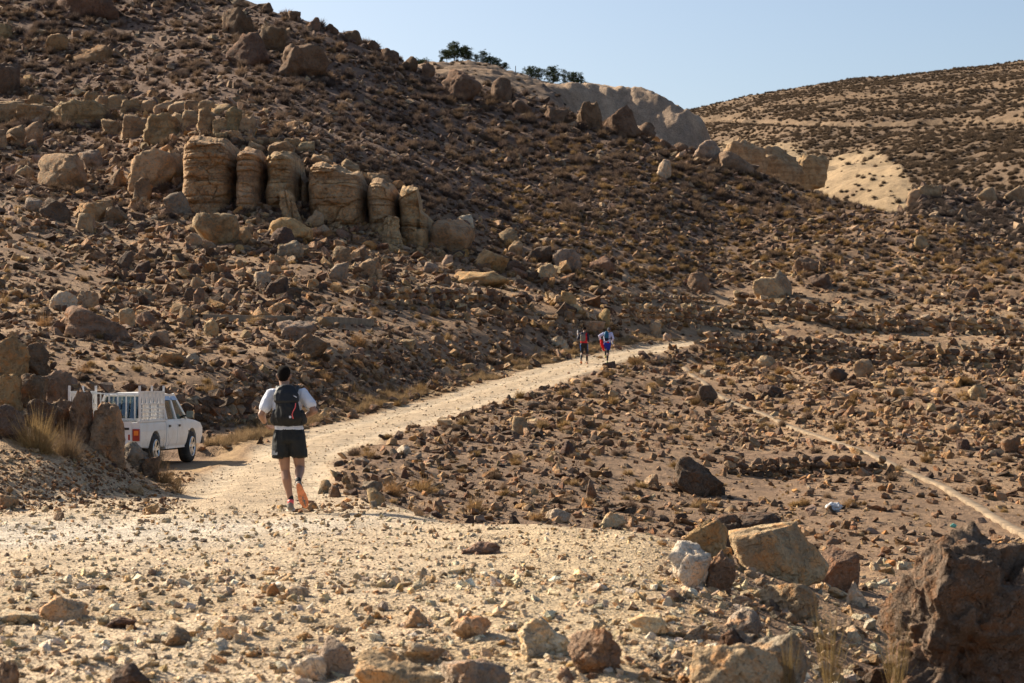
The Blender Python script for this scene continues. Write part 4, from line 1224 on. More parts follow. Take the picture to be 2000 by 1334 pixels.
# --- rubble below the track, bank, valley
B1 = stones(21000, 580, 2060, 690, 1110, 1.8, 24, 5.2, PAL_RUB, [5, 4, 3, 4, 2, 1.6, .8], lambda px, py, Yh, x, r: (Yh > 24) & (Yh < 124) & (r.uniform(0, 1, len(px)) < np.where(px < 1150, 1, .25 + .75 * sstep(-.25, .25, fbm(np.stack([x * .22, Yh * .22, x * 0], -1), 55, 3)))), road=.02, seed=104)
B2 = stones(3500, -60, 480, 880, 1010, 2.5, 12, 3.0, PAL_RUB, [4, 5, 1, 3, 2, 2, 1], lambda px, py, Yh, x, r: (Yh < 40) & (land.lookup(m_bank, px, Yh) > .45), road=.1, seed=105)
B3 = stones(4600, 1100, 2060, 1010, 1400, 3, 34, 4.5, PAL_FORE * .85, [5, 5, 4, 3, 4, 3, 2], lambda px, py, Yh, x, r: (Yh < 30) & (px > 1240 + (1334 - py) * .2), seed=106)
# --- the hill
H1 = stones(50000, -80, 2080, 440, 880, 1.6, 18, 5.0, PAL_RUB, [5, 3, 5, 6, 2, 1.8, .8], lambda px, py, Yh, x, r: (Yh > 50) & (r.uniform(0, 1, len(px)) < .35 + .65 * sstep(-.2, .25, land.lookup(n2, px, Yh) + land.lookup(n1, px, Yh))), road=.02, seed=107)
H2 = stones(42000, -80, 2080, -20, 480, 1.6, 18, 4.8, PAL_HILL, [4, 5, 4, 3, 2], lambda px, py, Yh, x, r: (Yh > 120), seed=108, cap=1.4)
H3 = stones(2600, -80, 1000, 150, 520, 6, 26, 2.4, PAL_RUB, [4, 6, 1, 4, 3, 1, 1.5], lambda px, py, Yh, x, r: (Yh > 100) & (px < 560 + (py - 200) * 1.3) & (py > 150 + px * .12), seed=109, cap=1.4)
# stones gathered round the foot of each placed rock
rk = np.random.default_rng(12); acc = [[], [], [], [], [], []]
for (bx, by, bw, bd, tn, yb) in BASES:
    for q in range(7 if bw > .25 else 3):
        a_ = rk.uniform(0, 6.28); d_ = rk.uniform(.42, .75)
        x_, y_ = bx + math.cos(a_) * bw * d_, by + math.sin(a_) * max(bd, bw * .6) * d_
        if y_ > 295 or y_ < 5 or not off_channel(np.array([x_]), np.array([y_]))[0]: continue
        s_ = min(bw * rk.uniform(.08, .26) * (rk.uniform(.5, 1.2)), .9)
        sc_ = s_ * np.array([rk.uniform(.9, 1.5), rk.uniform(.7, 1.1), rk.uniform(.5, .9)])
        acc[0].append((x_, y_, float(land.z(x_, y_)) + sc_[2] * .2)); acc[1].append((rk.normal(0, .4), rk.normal(0, .4), rk.uniform(0, 6.28))); acc[2].append(sc_)
        acc[3].append(np.array(tn) * rk.uniform(.7, 1.15)); acc[4].append(x_ / y_ * F + 1000); acc[5].append(yb)
K1 = [np.array(a_) for a_ in acc]
H4 = stones(2600, 200, 1200, 440, 640, 6, 32, 2.8, PAL_RUB, [5, 5, 4, 5, 2, 1.2, 1.2], lambda px, py, Yh, x, r: (Yh > 75) & (fbm(np.stack([x * .16, Yh * .16, x * 0], -1), 58, 3) > -.05), seed=110, cap=1.3)
H5 = stones(2600, -60, 640, 380, 790, 6, 30, 3.0, PAL_RUB, [4, 3, 6, 6, 2, 1.2, 1], lambda px, py, Yh, x, r: (Yh > 55) & (fbm(np.stack([x * .25, Yh * .25, x * 0], -1), 59, 3) > -.05), seed=111, cap=1.0)
h = run([B1, B2, B3, H1, H2, H3, H4, H5, K1])
pxsz = h[2].max(1) / h[0][:, 1] * F
order = np.argsort(-pxsz)
inside = (h[4][order] > 15) & (h[4][order] < 1985) & (h[5][order] > 15) & (h[5][order] < 1325)
# keep the largest that do not crowd one another or the placed boulders as single rocks
hp = np.array(HERO); picked = []
for i in order[inside][:2500]:
    if len(picked) >= 150: break
    p = np.array((h[4][i], h[5][i]))
    if np.min(np.abs(hp - p).max(1)) < pxsz[i] * .7: continue
    if any(np.abs(p - q).max() < 26 for _, q in picked): continue
    picked.append((i, p))
single = np.array([i for i, _ in picked])
rest = np.setdiff1d(np.arange(len(h[0])), single)
scatter('loose_rocks', C_PEB, *[h[i][rest] for i in range(4)], np.random.default_rng(6).integers(0, 14, len(rest)), 'countless small brown rocks strewn over the slopes and valley', 'rocks')

# names of things one can find, for saying where a rock or a shrub lies
MARKS = [(300, 830, 'the white pickup'), (565, 860, 'the running man'), (1165, 670, 'the two far runners'), (1500, 560, 'the flat topped boulder'), (1350, 935, 'the large dark slab'), (1850, 1180, 'the huge craggy boulder'),
         (430, 450, 'the long tan boulder'), (120, 330, 'the big round boulder'), (650, 390, 'the widest pillar'), (410, 340, 'the first pillar'), (800, 450, 'the last pillar'), (1215, 235, 'the biggest ridge boulder'),
         (480, 95, 'the red brown boulder'), (190, 625, 'the wide layered outcrop'), (335, 700, 'the long ochre stone'), (940, 545, 'the ochre ledge'), (860, 580, 'the rubble wall'), (1600, 910, 'the low dark wall'),
         (1700, 690, 'the lower retaining wall'), (1750, 640, 'the longest wall'), (1380, 770, 'the top of the concrete strip'), (1750, 905, 'the middle of the concrete strip'), (1020, 830, 'the mushroom shaped rock'), (735, 970, 'the tan block by the plateau'),
         (150, 15, 'the dark red outcrop'), (870, 470, 'the grey tan end boulder'), (1180, 620, 'the upright ochre block'), (1900, 575, 'the dark pyramid rock'), (1690, 720, 'the tan upright boulder'), (1572, 520, 'the brown peaked boulder'),
         (245, 510, 'the dark upright rock'), (600, 660, 'the grey weathered slab'), (1105, 505, 'the grey wedge boulder'), (1435, 315, 'the long dark ridge block'), (1340, 1100, 'the white pitted boulder'), (1040, 1245, 'the white crusted boulder'), (800, 1310, 'the largest yellow boulder'), (120, 1190, 'the two coloured stone'), (940, 1070, 'the flat reddish stone')]
def where(px, py):
    d = [math.hypot(px - a, (py - b_) * 1.3) for a, b_, _ in MARKS]
    k = int(np.argmin(d)); a, b_, nm = MARKS[k]
    dx, dy = px - a, py - b_
    if abs(dx) > 2.2 * abs(dy): w = 'right of' if dx > 0 else 'left of'
    elif abs(dy) > 2.2 * abs(dx): w = 'below' if dy > 0 else 'above'
    else: w = ('below' if dy > 0 else 'above') + (' and right of' if dx > 0 else ' and left of')
    return w + ' ' + nm
ORD = ['', 'second largest', 'third largest', 'fourth largest', 'fifth largest', 'sixth largest', 'seventh largest', 'eighth largest', 'ninth largest', 'tenth largest', 'eleventh largest', 'twelfth largest', 'thirteenth largest', 'fourteenth largest']
def label_all(items, group):
    """items: (object, px, py, size, phrase); larger first inside each place"""
    by = {}
    for it in items: by.setdefault((it[4], where(it[1], it[2])), []).append(it)
    for (ph, wh), its in by.items():
        its.sort(key=lambda t: -t[3])
        for k, it in enumerate(its):
            pre = ('largest ' if len(its) > 1 else '') if k == 0 else (ORD[k] if k < len(ORD) else 'small') + ' '
            it[0]['label'] = pre + ph + ' ' + wh; it[0]['group'] = group
SPARE = [rock_mesh(3000 + i, 3, cuts=8, rough=.05, block=2.2 + (i % 3) * .6) for i in range(16)]
for me in SPARE: me.materials.append(M_ROCK)
items = []
rs = random.Random(3)
for i, p in picked:
    o = add_obj('rock', rs.choice(SPARE)); o.location = h[0][i]; o.rotation_euler = h[1][i]; o.scale = h[2][i]
    t = h[3][i]; o['tint'] = tuple(float(v) for v in t); o['category'] = 'rock'
    lum = t.mean()
    ph = 'dark brown rock' if lum < .15 else ('brown rock' if lum < .24 else ('tan rock' if lum < .36 else 'pale rock'))
    items.append((o, p[0], p[1], pxsz[i], ph))
label_all(items, 'single rocks lying on the slopes')

# ------------------------------------------------------------------ dry shrubs
def shrub_pts(n, px0, px1, py0, py1, smin, smax, keep, seed, pal, power=2.4, cap=1.6):
    r = np.random.default_rng(seed)
    px = r.uniform(px0, px1, n); py = r.uniform(py0, py1, n)
    Yh, ok = hit_many(px, py)
    x = (px - 1000) / F * Yh
    s = np.clip((smin + (smax - smin) * r.uniform(0, 1, n) ** power) / F * Yh, .08, cap)
    ok &= (land.lookup(m_track, px, Yh) < .3) & (land.lookup(m_fore, px, Yh) < .3)
    ok &= ~((np.abs(x - TRUCK[0]) < 1.5) & (np.abs(Yh - TRUCK[1]) < 3.2))
    ok &= keep(px, py, Yh, r)
    px, py, Yh, x, s = px[ok], py[ok], Yh[ok], x[ok], s[ok]; n = len(px)
    pos = np.stack([x, Yh, land.z(x, Yh) - .02], 1)
    scl = s[:, None] * np.stack([r.uniform(.9, 1.3, n), r.uniform(.9, 1.2, n), r.uniform(.7, 1.15, n)], 1)
    rot = np.stack([r.normal(0, .1, n), r.normal(0, .1, n), r.uniform(0, 6.28, n)], 1)
    tint = np.array(pal)[r.integers(0, len(pal), n)] * r.uniform(.75, 1.25, (n, 1))
    return pos, rot, scl, tint, px, py
GOLD = [(.36, .235, .10), (.40, .27, .13), (.30, .19, .085)]
GREY = [(.17, .122, .095), (.14, .105, .085), (.20, .142, .10), (.24, .165, .105)]
S1 = shrub_pts(14500, -80, 2080, -20, 430, 5, 27, lambda px, py, Yh, r: (Yh > 125) & (r.uniform(0, 1, len(px)) < .45 + .55 * sstep(-.3, .3, land.lookup(n2, px, Yh))), 201, GREY)
S2 = shrub_pts(3600, -80, 2080, 400, 860, 7, 22, lambda px, py, Yh, r: (Yh > 55) & (r.uniform(0, 1, len(px)) < .6), 202, GREY[2:] + GOLD + GREY[2:])
S3 = shrub_pts(500, 600, 2080, 700, 1010, 8, 30, lambda px, py, Yh, r: (Yh > 26) & (Yh < 115), 203, GOLD + GREY[2:])
S4 = shrub_pts(4000, 950, 2080, 280, 560, 7, 19, lambda px, py, Yh, r: (Yh > 130), 204, GREY[1:] + GOLD)
b = run([S1, S2, S3, S4])
bsz = b[2].max(1) / b[0][:, 1] * F
bo = np.argsort(-bsz); bsel = []
for i in bo:
    if len(bsel) >= 190: break
    if not (15 < b[4][i] < 1985 and 15 < b[5][i] < 1320): continue
    p = np.array((b[4][i], b[5][i]))
    if any(np.abs(p - q).max() < 18 for _, q in bsel): continue
    bsel.append((i, p))
bs = np.array([i for i, _ in bsel]); br = np.setdiff1d(np.arange(len(b[0])), bs)
scatter('scrub', C_BUSH, *[b[i][br] for i in range(4)], np.random.default_rng(8).integers(0, 6, len(br)), 'dry grey brown scrub dotted all over the hillside', 'scrub')
items = []
for i, p in bsel:
    o = add_obj('shrub', rs.choice(BUSH)); o.location = b[0][i]; o.rotation_euler = b[1][i]; o.scale = b[2][i]
    t = b[3][i]; o['tint'] = tuple(float(v) for v in t); o['category'] = 'shrub'
    items.append((o, p[0], p[1], bsz[i], 'golden dry shrub' if t[0] > .24 else ('brown dry shrub' if t[0] > .15 else 'grey dry shrub')))
# shrubs seen singly in the photograph
FINE = [bush_mesh(300 + i, 620, .0075, 1.0, .6, 'shrub') for i in range(3)]
for (a, b0, c_, d_) in ((905, 955, 952, 1002), (792, 925, 855, 962), (640, 700, 672, 716), (700, 868, 742, 896), (668, 742, 708, 766), (735, 755, 765, 785), (805, 742, 838, 765), (620, 720, 650, 745), (1030, 995, 1065, 1018), (865, 705, 890, 728),
                        (150, 705, 182, 730), (68, 605, 105, 638), (-5, 560, 20, 600), (390, 742, 430, 770), (430, 755, 460, 775), (1165, 690, 1180, 700), (1052, 625, 1075, 650), (990, 695, 1015, 715), (740, 930, 790, 968), (1120, 660, 1135, 676), (752, 590, 775, 605), (1640, 970, 1682, 992), (480, 605, 520, 635), (300, 900, 345, 945),
                        (680, 640, 720, 676), (1360, 770, 1390, 784), (1710, 790, 1745, 806)):
    loc, sz = box_place(a, b0, c_, d_, 1.0)
    o = add_obj('shrub', rs.choice(FINE)); o.location = (loc.x, loc.y, loc.z - sz[2] / 2 + .03); o.scale = (sz[0] * 1.05, sz[0] * 1.05, sz[2] * 1.5)
    o['tint'] = jit((.36, .225, .10), int(a) + 50, .15); o['category'] = 'shrub'
    items.append((o, (a + c_) / 2, (b0 + d_) / 2, (c_ - a), 'golden dry shrub'))
label_all(items, 'dry shrubs standing singly on the slopes')

# big dry bush on the left bank and grass at the huge boulder
def hero_bush(name, x0, y0, x1, y1, tint, label, seed, n=1400, w=.0042, up=.8, spread=.95):
    loc, sz = box_place(x0, y0, x1, y1, .8)
    o = add_obj(name, bush_mesh(seed, n, w, spread, up, name)); o.location = (loc.x, loc.y, loc.z - sz[2] / 2 + .03); o.scale = (sz[0], sz[0] * .8, sz[2] * 1.25)
    o['tint'] = tint
    return tag(o, label, 'bush')
hero_bush('dry_bush', 20, 795, 120, 885, (.42, .29, .13), 'big straw coloured dry bush on the left bank', 401, 1700)
hero_bush('dry_bush', 95, 820, 165, 895, (.30, .21, .12), 'brown dry bush in front of the upright rock', 402, 1200)
hero_bush('dry_bush', 285, 855, 330, 915, (.34, .24, .13), 'thin dry bush beside the pickup rear wheel', 403, 500)
hero_bush('dry_bush', 318, 912, 365, 962, (.30, .20, .10), 'low dry bush at the tip of the bank', 404, 500)
for i, (a, b0, c_, d_) in enumerate(((1560, 1250, 1680, 1370), (1700, 1270, 1800, 1390), (1800, 1255, 1860, 1350), (1500, 1290, 1580, 1370))):
    hero_bush('dry_grass', a, b0, c_, d_, (.34, .24, .10), ['tall dry grass between the gully and the huge boulder', 'dry grass in front of the huge boulder, left part', 'dry grass plume in front of the huge boulder', 'dry grass beside the blue grey slab'][i], 410 + i, 110, .004, 1.5, .55)
# grass verge along the uphill side of the track
r = np.random.default_rng(77)
t_ = r.uniform(0, 1, 2200); t_ = t_[fbm(np.stack([t_ * 16, t_ * 0, t_ * 0], -1), 31, 2) > -.12]
cum = np.concatenate([[0], np.cumsum(np.hypot(*np.diff(TR[:, :2], axis=0).T))])
s0, s1 = cum[8], cum[17]
ss = s0 + (s1 - s0) * t_
vx = np.interp(ss, cum, TR[:, 0]); vy = np.interp(ss, cum, TR[:, 1])
ex = np.interp(ss + .5, cum, TR[:, 0]) - vx; ey = np.interp(ss + .5, cum, TR[:, 1]) - vy
nl = np.hypot(ex, ey); lx, ly = -ey / nl, ex / nl
off = 2.0 + np.abs(r.normal(0, .55, len(ss)))
gx_, gy_ = vx + lx * off, vy + ly * off
gz_ = land.z(gx_, gy_)
n = len(gx_); sc_ = r.uniform(.15, .5, n)
scatter('verge_grass', C_TUFT, np.stack([gx_, gy_, gz_ - .03], 1), np.stack([r.normal(0, .15, n), r.normal(0, .15, n), r.uniform(0, 6, n)], 1), sc_[:, None] * np.array([[1, 1, .8]]), np.array([(.38, .265, .14)]) * r.uniform(.65, 1.25, (n, 1)), r.integers(0, 4, n), 'dry straw grass along the uphill edge of the track', 'grass')

# scrub on the hills behind
def far_scrub(name, PXg, Xg, Yg, Zg, n, keep, size, tint, label, seed):
    r = np.random.default_rng(seed)
    j = r.integers(0, Xg.shape[0] - 1, n); i = r.integers(0, Xg.shape[1] - 1, n)
    a, c_ = r.uniform(0, 1, n), r.uniform(0, 1, n)
    bl = lambda A: (A[j, i] * (1 - a) + A[j, i + 1] * a) * (1 - c_) + (A[j + 1, i] * (1 - a) + A[j + 1, i + 1] * a) * c_
    x, y, z, p = bl(Xg), bl(Yg), bl(Zg), bl(PXg)
    ok = keep(p, x, y, z, r, bl)
    x, y, z = x[ok], y[ok], z[ok]; n = len(x)
    s = r.uniform(*size, n)
    return scatter(name, C_BUSH, np.stack([x, y, z - .05], 1), np.stack([x * 0, x * 0, r.uniform(0, 6, n)], 1), s[:, None] * np.array([[1.1, 1.1, .9]]), np.array(tint)[r.integers(0, len(tint), n)] * r.uniform(.7, 1.3, (n, 1)), r.integers(0, 6, n), label, 'scrub')
far_scrub('far_scrub', pxf, Xf, Yf, Zf, 70000, lambda p, x, y, z, r, bl: (r.uniform(0, 1, len(p)) < (.6 + .4 * sstep(-.3, .3, fbm(np.stack([x * .02, y * .02, x * 0], -1), 96, 3))) * (1 - .93 * bl(PALE)) * (1 - bl(bench))) & (p < 2150), (.35, 1.5), [(.105, .08, .058), (.14, .103, .07), (.17, .122, .08)], 'dark scrub dotted over the far hill', 301)
far_scrub('hill_scrub', px_, Xa, Ya, Za, 900, lambda p, x, y, z, r, bl: (r.uniform(0, 1, len(p)) < .5) & (bl(cut) < .3), (.4, 1.1), [(.12, .09, .07), (.16, .12, .085)], 'sparse scrub on the sandy hill below the pines', 302)
far_scrub('spur_scrub', pxs, Xs, Ys, Zs, 4500, lambda p, x, y, z, r, bl: p < 2150, (.5, 1.3), [(.10, .08, .068), (.13, .10, .08)], 'grey scrub on the rocky spur at the right', 303)
r = np.random.default_rng(9)
n = 2600; j = r.integers(0, Xs.shape[0], n); i = r.integers(0, int(Xs.shape[1] * .62), n)
s_ = r.uniform(.25, 1.0, n) ** 4 * 1.6 + .15
scatter('spur_rocks', C_PEB, np.stack([Xs[j, i], Ys[j, i], Zs[j, i]], 1), r.uniform(-.5, .5, (n, 3)) + np.array([[0, 0, 3]]), s_[:, None] * r.uniform(.6, 1.3, (n, 3)), PAL_HILL[r.integers(0, 5, n)], r.integers(0, 14, n), 'grey brown rocks covering the rocky spur', 'rocks')
for i_, (a, b0, c_, d_) in enumerate(((1768, 368, 1812, 412), (1790, 360, 1842, 398), (1770, 395, 1808, 425), (1905, 365, 1950, 392), (1960, 362, 2010, 396))):
    hero(a, b0, c_, d_, 'tan', ['left pale outcrop at the tip of the rocky spur', 'upper pale outcrop at the tip of the rocky spur', 'lowest pale outcrop at the tip of the rocky spur', 'grey outcrop on the crest of the rocky spur', 'outcrop on the spur crest at the right edge'][i_], cuts=8, Yfix=288, cat='rock')

# ------------------------------------------------------------------ pines on the sandy hill, fence posts
M_BARK = mat_plain('bark', (.10, .075, .06), .95, .1, bmp=.03)
def mat_needles():
    m, nt, b_ = new_mat('needles')
    pos = N(nt, 'ShaderNodeNewGeometry').outputs['Position']
    n = noise(nt, pos, 1.4, 4)
    c_ = mixrgb(nt, ramp(nt, n, .35, .65), (.028, .042, .018), (.085, .105, .042))
    nt.links.new(c_, b_.inputs['Base Color']); b_.inputs['Roughness'].default_value = .8; b_.inputs['Specular IOR Level'].default_value = .15
    return m
M_NEEDLE = mat_needles()
def tube(V, Ft, p0, p1, r0, r1, k=6):
    p0, p1 = np.array(p0, float), np.array(p1, float)
    d = p1 - p0; d /= np.linalg.norm(d) + 1e-9
    a = np.cross(d, [0.3, .5, .81]); a /= np.linalg.norm(a); c_ = np.cross(d, a)
    b0 = len(V)
    for p, rr in ((p0, r0), (p1, r1)):
        for q in range(k):
            t = q / k * 2 * np.pi
            V.append(p + (a * np.cos(t) + c_ * np.sin(t)) * rr)
    for q in range(k):
        Ft.append((b0 + q, b0 + (q + 1) % k, b0 + k + (q + 1) % k, b0 + k + q))
def pine(pxc, pyb, hpx, wpx, label, seed, trunk_frac=.25, Yt=418.0):
    r = np.random.default_rng(seed)
    H = hpx * 1.08 / F * Yt; Wd = wpx * 1.45 / F * Yt
    x = (pxc - 1000) / F * Yt; zb = CAMZ - (pyb - HOR) / F * Yt
    root = empty('pine_tree', (x, Yt, zb - .3)); tag(root, label, 'tree', 'pines on the hilltop')
    V, Ft = [], []
    lean = r.normal(0, .05, 2)
    tip = lambda t: np.array([lean[0] * H * t + .08 * np.sin(t * 5 + seed), lean[1] * H * t, H * t])
    for k_ in range(6): tube(V, Ft, tip(k_ / 6), tip((k_ + 1) / 6), .16 * (1 - k_ / 7) * H / 5, .16 * (1 - (k_ + 1) / 7) * H / 5)
    clumps = []
    nb = 16 + int(wpx)
    for k_ in range(nb):
        t = trunk_frac + (1 - trunk_frac) * (k_ + .5) / nb
        az = k_ * 2.4 + r.uniform(-.5, .5)
        reach = Wd / 2 * (.35 + .75 * np.sin(np.pi * (.25 + .7 * (t - trunk_frac) / (1 - trunk_frac)))) * r.uniform(.5, 1.1)
        a = tip(t * .93); e = a + np.array([np.cos(az) * reach, np.sin(az) * reach, reach * r.uniform(.05, .5)])
        tube(V, Ft, a, e, .05 * H / 5, .02 * H / 5, 4)
        for u in np.linspace(.35, 1, 3): clumps.append((a + (e - a) * u + r.normal(0, .06, 3) * Wd, r.uniform(.07, .16) * Wd))
    clumps.append((tip(1.0), .11 * Wd))
    tr_ = add_obj('trunk', mesh_np('trunk', V, Ft), M_BARK, root)
    cv, cfc = [], []
    for c_, rad in clumps:
        rad = max(rad, .22)
        for q in range(30):
            d = r.normal(size=3); d /= np.linalg.norm(d)
            p = c_ + d * rad * r.uniform(.2, 1) * np.array([1, 1, .55])
            u_ = r.normal(size=3); u_ /= np.linalg.norm(u_); v_ = np.cross(u_, d); v_ /= np.linalg.norm(v_) + 1e-9
            L = rad * r.uniform(.35, .6); w_ = rad * .16
            b0 = len(cv)
            cv += [p - v_ * w_, p + v_ * w_, p + (d * .7 + u_ * .6) * L]
            cfc.append((b0, b0 + 1, b0 + 2))
    add_obj('crown', mesh_np('crown', cv, cfc), M_NEEDLE, root)
    return root
pine(872, 121, 24, 20, 'leftmost low pine of the tallest group on the hilltop', 1, .3)
pine(887, 121, 37, 24, 'tallest pine of all on the hilltop', 2, .3)
pine(904, 120, 28, 22, 'pine right of the tallest one on the hilltop', 3, .3)
pine(915, 121, 20, 16, 'low pine at the right end of the tallest group', 4, .25)
pine(930, 122, 17, 8, 'small narrow pine in the gap between two groups', 5, .1)
pine(943, 123, 24, 17, 'pine with the highest top in the second group', 6, .1)
pine(957, 127, 18, 18, 'bushy pine in the middle of the second group', 7, .05)
pine(972, 132, 16, 18, 'bushy pine low in the second group', 8, .05)
pine(987, 135, 14, 12, 'last small pine of the second group', 9, .1)
pine(1036, 151, 20, 20, 'first pine right of the fence post', 10, .2)
pine(1052, 157, 24, 18, 'second pine right of the fence post', 11, .2)
pine(1080, 163, 31, 24, 'widest pine of the right hand group', 12, .15)
pine(1100, 166, 30, 15, 'slim pine in the right hand group', 13, .15)
pine(1120, 170, 28, 22, 'pine near the right end of the right hand group', 14, .2)
pine(1136, 172, 24, 15, 'last pine at the right end', 15, .2)
pine(862, 121, 10, 5, 'tiny dark tree left of the tallest group', 16, .05)
pine(824, 132, 16, 22, 'round dark tree behind the ridge rocks at the left', 17, .05)
for px_p, yb, yt_, lb in ((1007, 142, 129, 'dark fence post between the pine groups'), (1147, 175, 161, 'dark fence post right of the last pine')):
    V, Ft = [], []
    hh = (yb - yt_) / F * 416
    tube(V, Ft, (0, 0, -.4), (0, 0, hh), .09, .075, 8); tube(V, Ft, (0, 0, hh), (0, 0, hh + .05), .10, .03, 8)
    o = add_obj('fence_post', mesh_np('fence_post', V, Ft), M_BARK, None, ((px_p - 1000) / F * 416, 416, CAMZ - (yb - HOR) / F * 416))
    tag(o, lb, 'fence post')

# litter ------------------------------------------------------------
M_BAG = mat_plain('thin_plastic', (.50, .51, .52), .35, .5, var=.05)
p = land.point(1628, 998)
v, f = ico(4); vb = v * (1 + .45 * fbm(v * 2.4, 55, 4))[:, None] * np.array([.17, .11, .09]); vb[:, 2] += .07 + .05 * fbm(v * 5, 56, 3)
o = add_obj('plastic_bag', mesh_np('plastic_bag', vb, f, True), M_BAG, None, p); tag(o, 'crumpled white plastic bag in the valley above the huge boulder', 'plastic bag')
M_GREEN = mat_plain('green_plastic', (.12, .42, .33), .4, .5)
p = land.point(1862, 1030)
o = add_obj('plastic_scrap', mesh_np('plastic_scrap', v * np.array([.06, .03, .04]) * (1 + .5 * fbm(v * 3, 57, 2))[:, None], f, True), M_GREEN, None, p + Vector((0, 0, .03))); tag(o, 'scrap of green plastic behind the huge boulder', 'litter')
# ------------------------------------------------------------------ the white pickup
M_WHITE = mat_plain('white_paint', (.72, .70, .66), .35, .5, var=.04, scale=3, grime=((.45, .36, .26), .45))
M_CAGE = mat_plain('cage_paint', (.74, .71, .66), .5, .4, var=.06, grime=((.40, .28, .18), .4))
M_TYRE = mat_plain('tyre_rubber', (.045, .042, .04), .9, .2, var=.2, grime=((.25, .19, .13), .5))
M_RIM = mat_plain('alloy', (.62, .62, .62), .3, .5, metal=.8, var=.06)
M_BLACK = mat_plain('black_plastic', (.02, .02, .02), .5, .4)
M_DARKIN = mat_plain('dark_cabin', (.03, .03, .032), .8, .2)
M_CHROME = mat_plain('mirror_shell', (.30, .30, .24), .25, .6, metal=.6)
M_RED = mat_plain('red_lens', (.35, .03, .02), .25, .5)
M_AMBER = mat_plain('amber_lens', (.85, .22, .03), .25, .5)
M_VISOR = mat_plain('tinted_visor', (.10, .13, .24), .15, .6)
def mat_glass():
    m, nt, b_ = new_mat('window_glass')
    gl = N(nt, 'ShaderNodeBsdfGlossy', inp={'Roughness': .04, 'Color': (.9, .95, 1, 1)})
    tp = N(nt, 'ShaderNodeBsdfTransparent', inp={'Color': (.62, .68, .68, 1)})
    fr = N(nt, 'ShaderNodeFresnel', inp={'IOR': 1.5})
    mx = N(nt, 'ShaderNodeMixShader')
    nt.links.new(ramp(nt, fr.outputs[0], 0, 1, .06, .9), mx.inputs[0]); nt.links.new(tp.outputs[0], mx.inputs[1]); nt.links.new(gl.outputs[0], mx.inputs[2])
    nt.links.new(mx.outputs[0], nt.nodes['Material Output'].inputs[0])
    return m
M_GLASS = mat_glass()

def bm_obj(name, bm, mat, parent, bev=0.0, smooth=False, seg=2):
    if bev:
        es = [e for e in bm.edges if len(e.link_faces) == 2 and e.calc_face_angle(0) > R(28)]
        bmesh.ops.bevel(bm, geom=es, offset=bev, segments=seg, profile=.5, affect='EDGES', clamp_overlap=True)
    me = bpy.data.meshes.new(name); bm.to_mesh(me); bm.free()
    if smooth:
        for p_ in me.polygons: p_.use_smooth = True
    return add_obj(name, me, mat, parent)

def box_bm(x0, x1, y0, y1, z0, z1, bm=None):
    bm = bm or bmesh.new()
    vs_ = [bm.verts.new((x, y, z)) for x in (x0, x1) for y in (y0, y1) for z in (z0, z1)]
    for q in ((0, 1, 3, 2), (4, 6, 7, 5), (0, 4, 5, 1), (2, 3, 7, 6), (0, 2, 6, 4), (1, 5, 7, 3)): bm.faces.new([vs_[i] for i in q])
    return bm
def bar_bm(p0, p1, w, t, bm=None, up=(0, 0, 1)):
    """a square bar from p0 to p1"""
    bm = bm or bmesh.new()
    p0, p1 = Vector(p0), Vector(p1); d = (p1 - p0).normalized()
    u = Vector(up)
    if abs(d.dot(u)) > .95: u = Vector((1, 0, 0))
    a = d.cross(u).normalized() * w / 2; b_ = a.cross(d).normalized() * t / 2
    vs_ = [bm.verts.new(p + sa * a + sb * b_) for p in (p0, p1) for sa, sb in ((-1, -1), (1, -1), (1, 1), (-1, 1))]
    bm.faces.new(vs_[3::-1]); bm.faces.new(vs_[4:])
    for i in range(4): bm.faces.new((vs_[i], vs_[(i + 1) % 4], vs_[4 + (i + 1) % 4], vs_[4 + i]))
    return bm
def quad_bm(pts, th, bm=None):
    """a thin plate through four points"""
    bm = bm or bmesh.new()
    P4 = [Vector(p_) for p_ in pts]
    n = (P4[1] - P4[0]).cross(P4[3] - P4[0]).normalized() * th / 2
    a = [bm.verts.new(p_ + n) for p_ in P4]; b_ = [bm.verts.new(p_ - n) for p_ in P4]
    bm.faces.new(a); bm.faces.new(b_[::-1])
    for i in range(len(P4)): bm.faces.new((a[i], b_[i], b_[(i + 1) % len(P4)], a[(i + 1) % len(P4)]))
    return bm
def side_prism(outline, half, widths):
    """extrude an (x,z) outline across the car and shape its width by height: widths = [(z, half width)...]"""
    bm = bmesh.new()
    a = [bm.verts.new((x, -half, z)) for x, z in outline]
    f_ = bm.faces.new(a)
    ex = bmesh.ops.extrude_face_region(bm, geom=[f_])
    for v_ in ex['geom']:
        if isinstance(v_, bmesh.types.BMVert): v_.co.y = half
    bmesh.ops.recalc_face_normals(bm, faces=bm.faces)
    for z, _ in widths[1:-1]:
        bmesh.ops.bisect_plane(bm, geom=bm.verts[:] + bm.edges[:] + bm.faces[:], plane_co=(0, 0, z), plane_no=(0, 0, 1))
    zs = [w[0] for w in widths]; ws = [w[1] for w in widths]
    for v_ in bm.verts: v_.co.y = math.copysign(float(np.interp(v_.co.z, zs, ws)), v_.co.y)
    return bm
def arch(cx, r_, z0=.42, n=10):
    a0 = math.asin((z0 - .37) / r_)
    return [(cx + r_ * math.cos(math.pi - a0 - (math.pi - 2 * a0) * k / n), .37 + r_ * math.sin(math.pi - a0 - (math.pi - 2 * a0) * k / n)) for k in range(n + 1)]

ang = R(7)
pick = empty('pickup_truck', TRUCK, (0, 0, R(90) - ang))     # local x = forward, y = left
tag(pick, 'white double cab pickup with cargo cage parked on the track', 'pickup')
WID = [(.36, .78), (.46, .81), (.62, .835), (.80, .84), (.95, .825), (1.04, .80)]
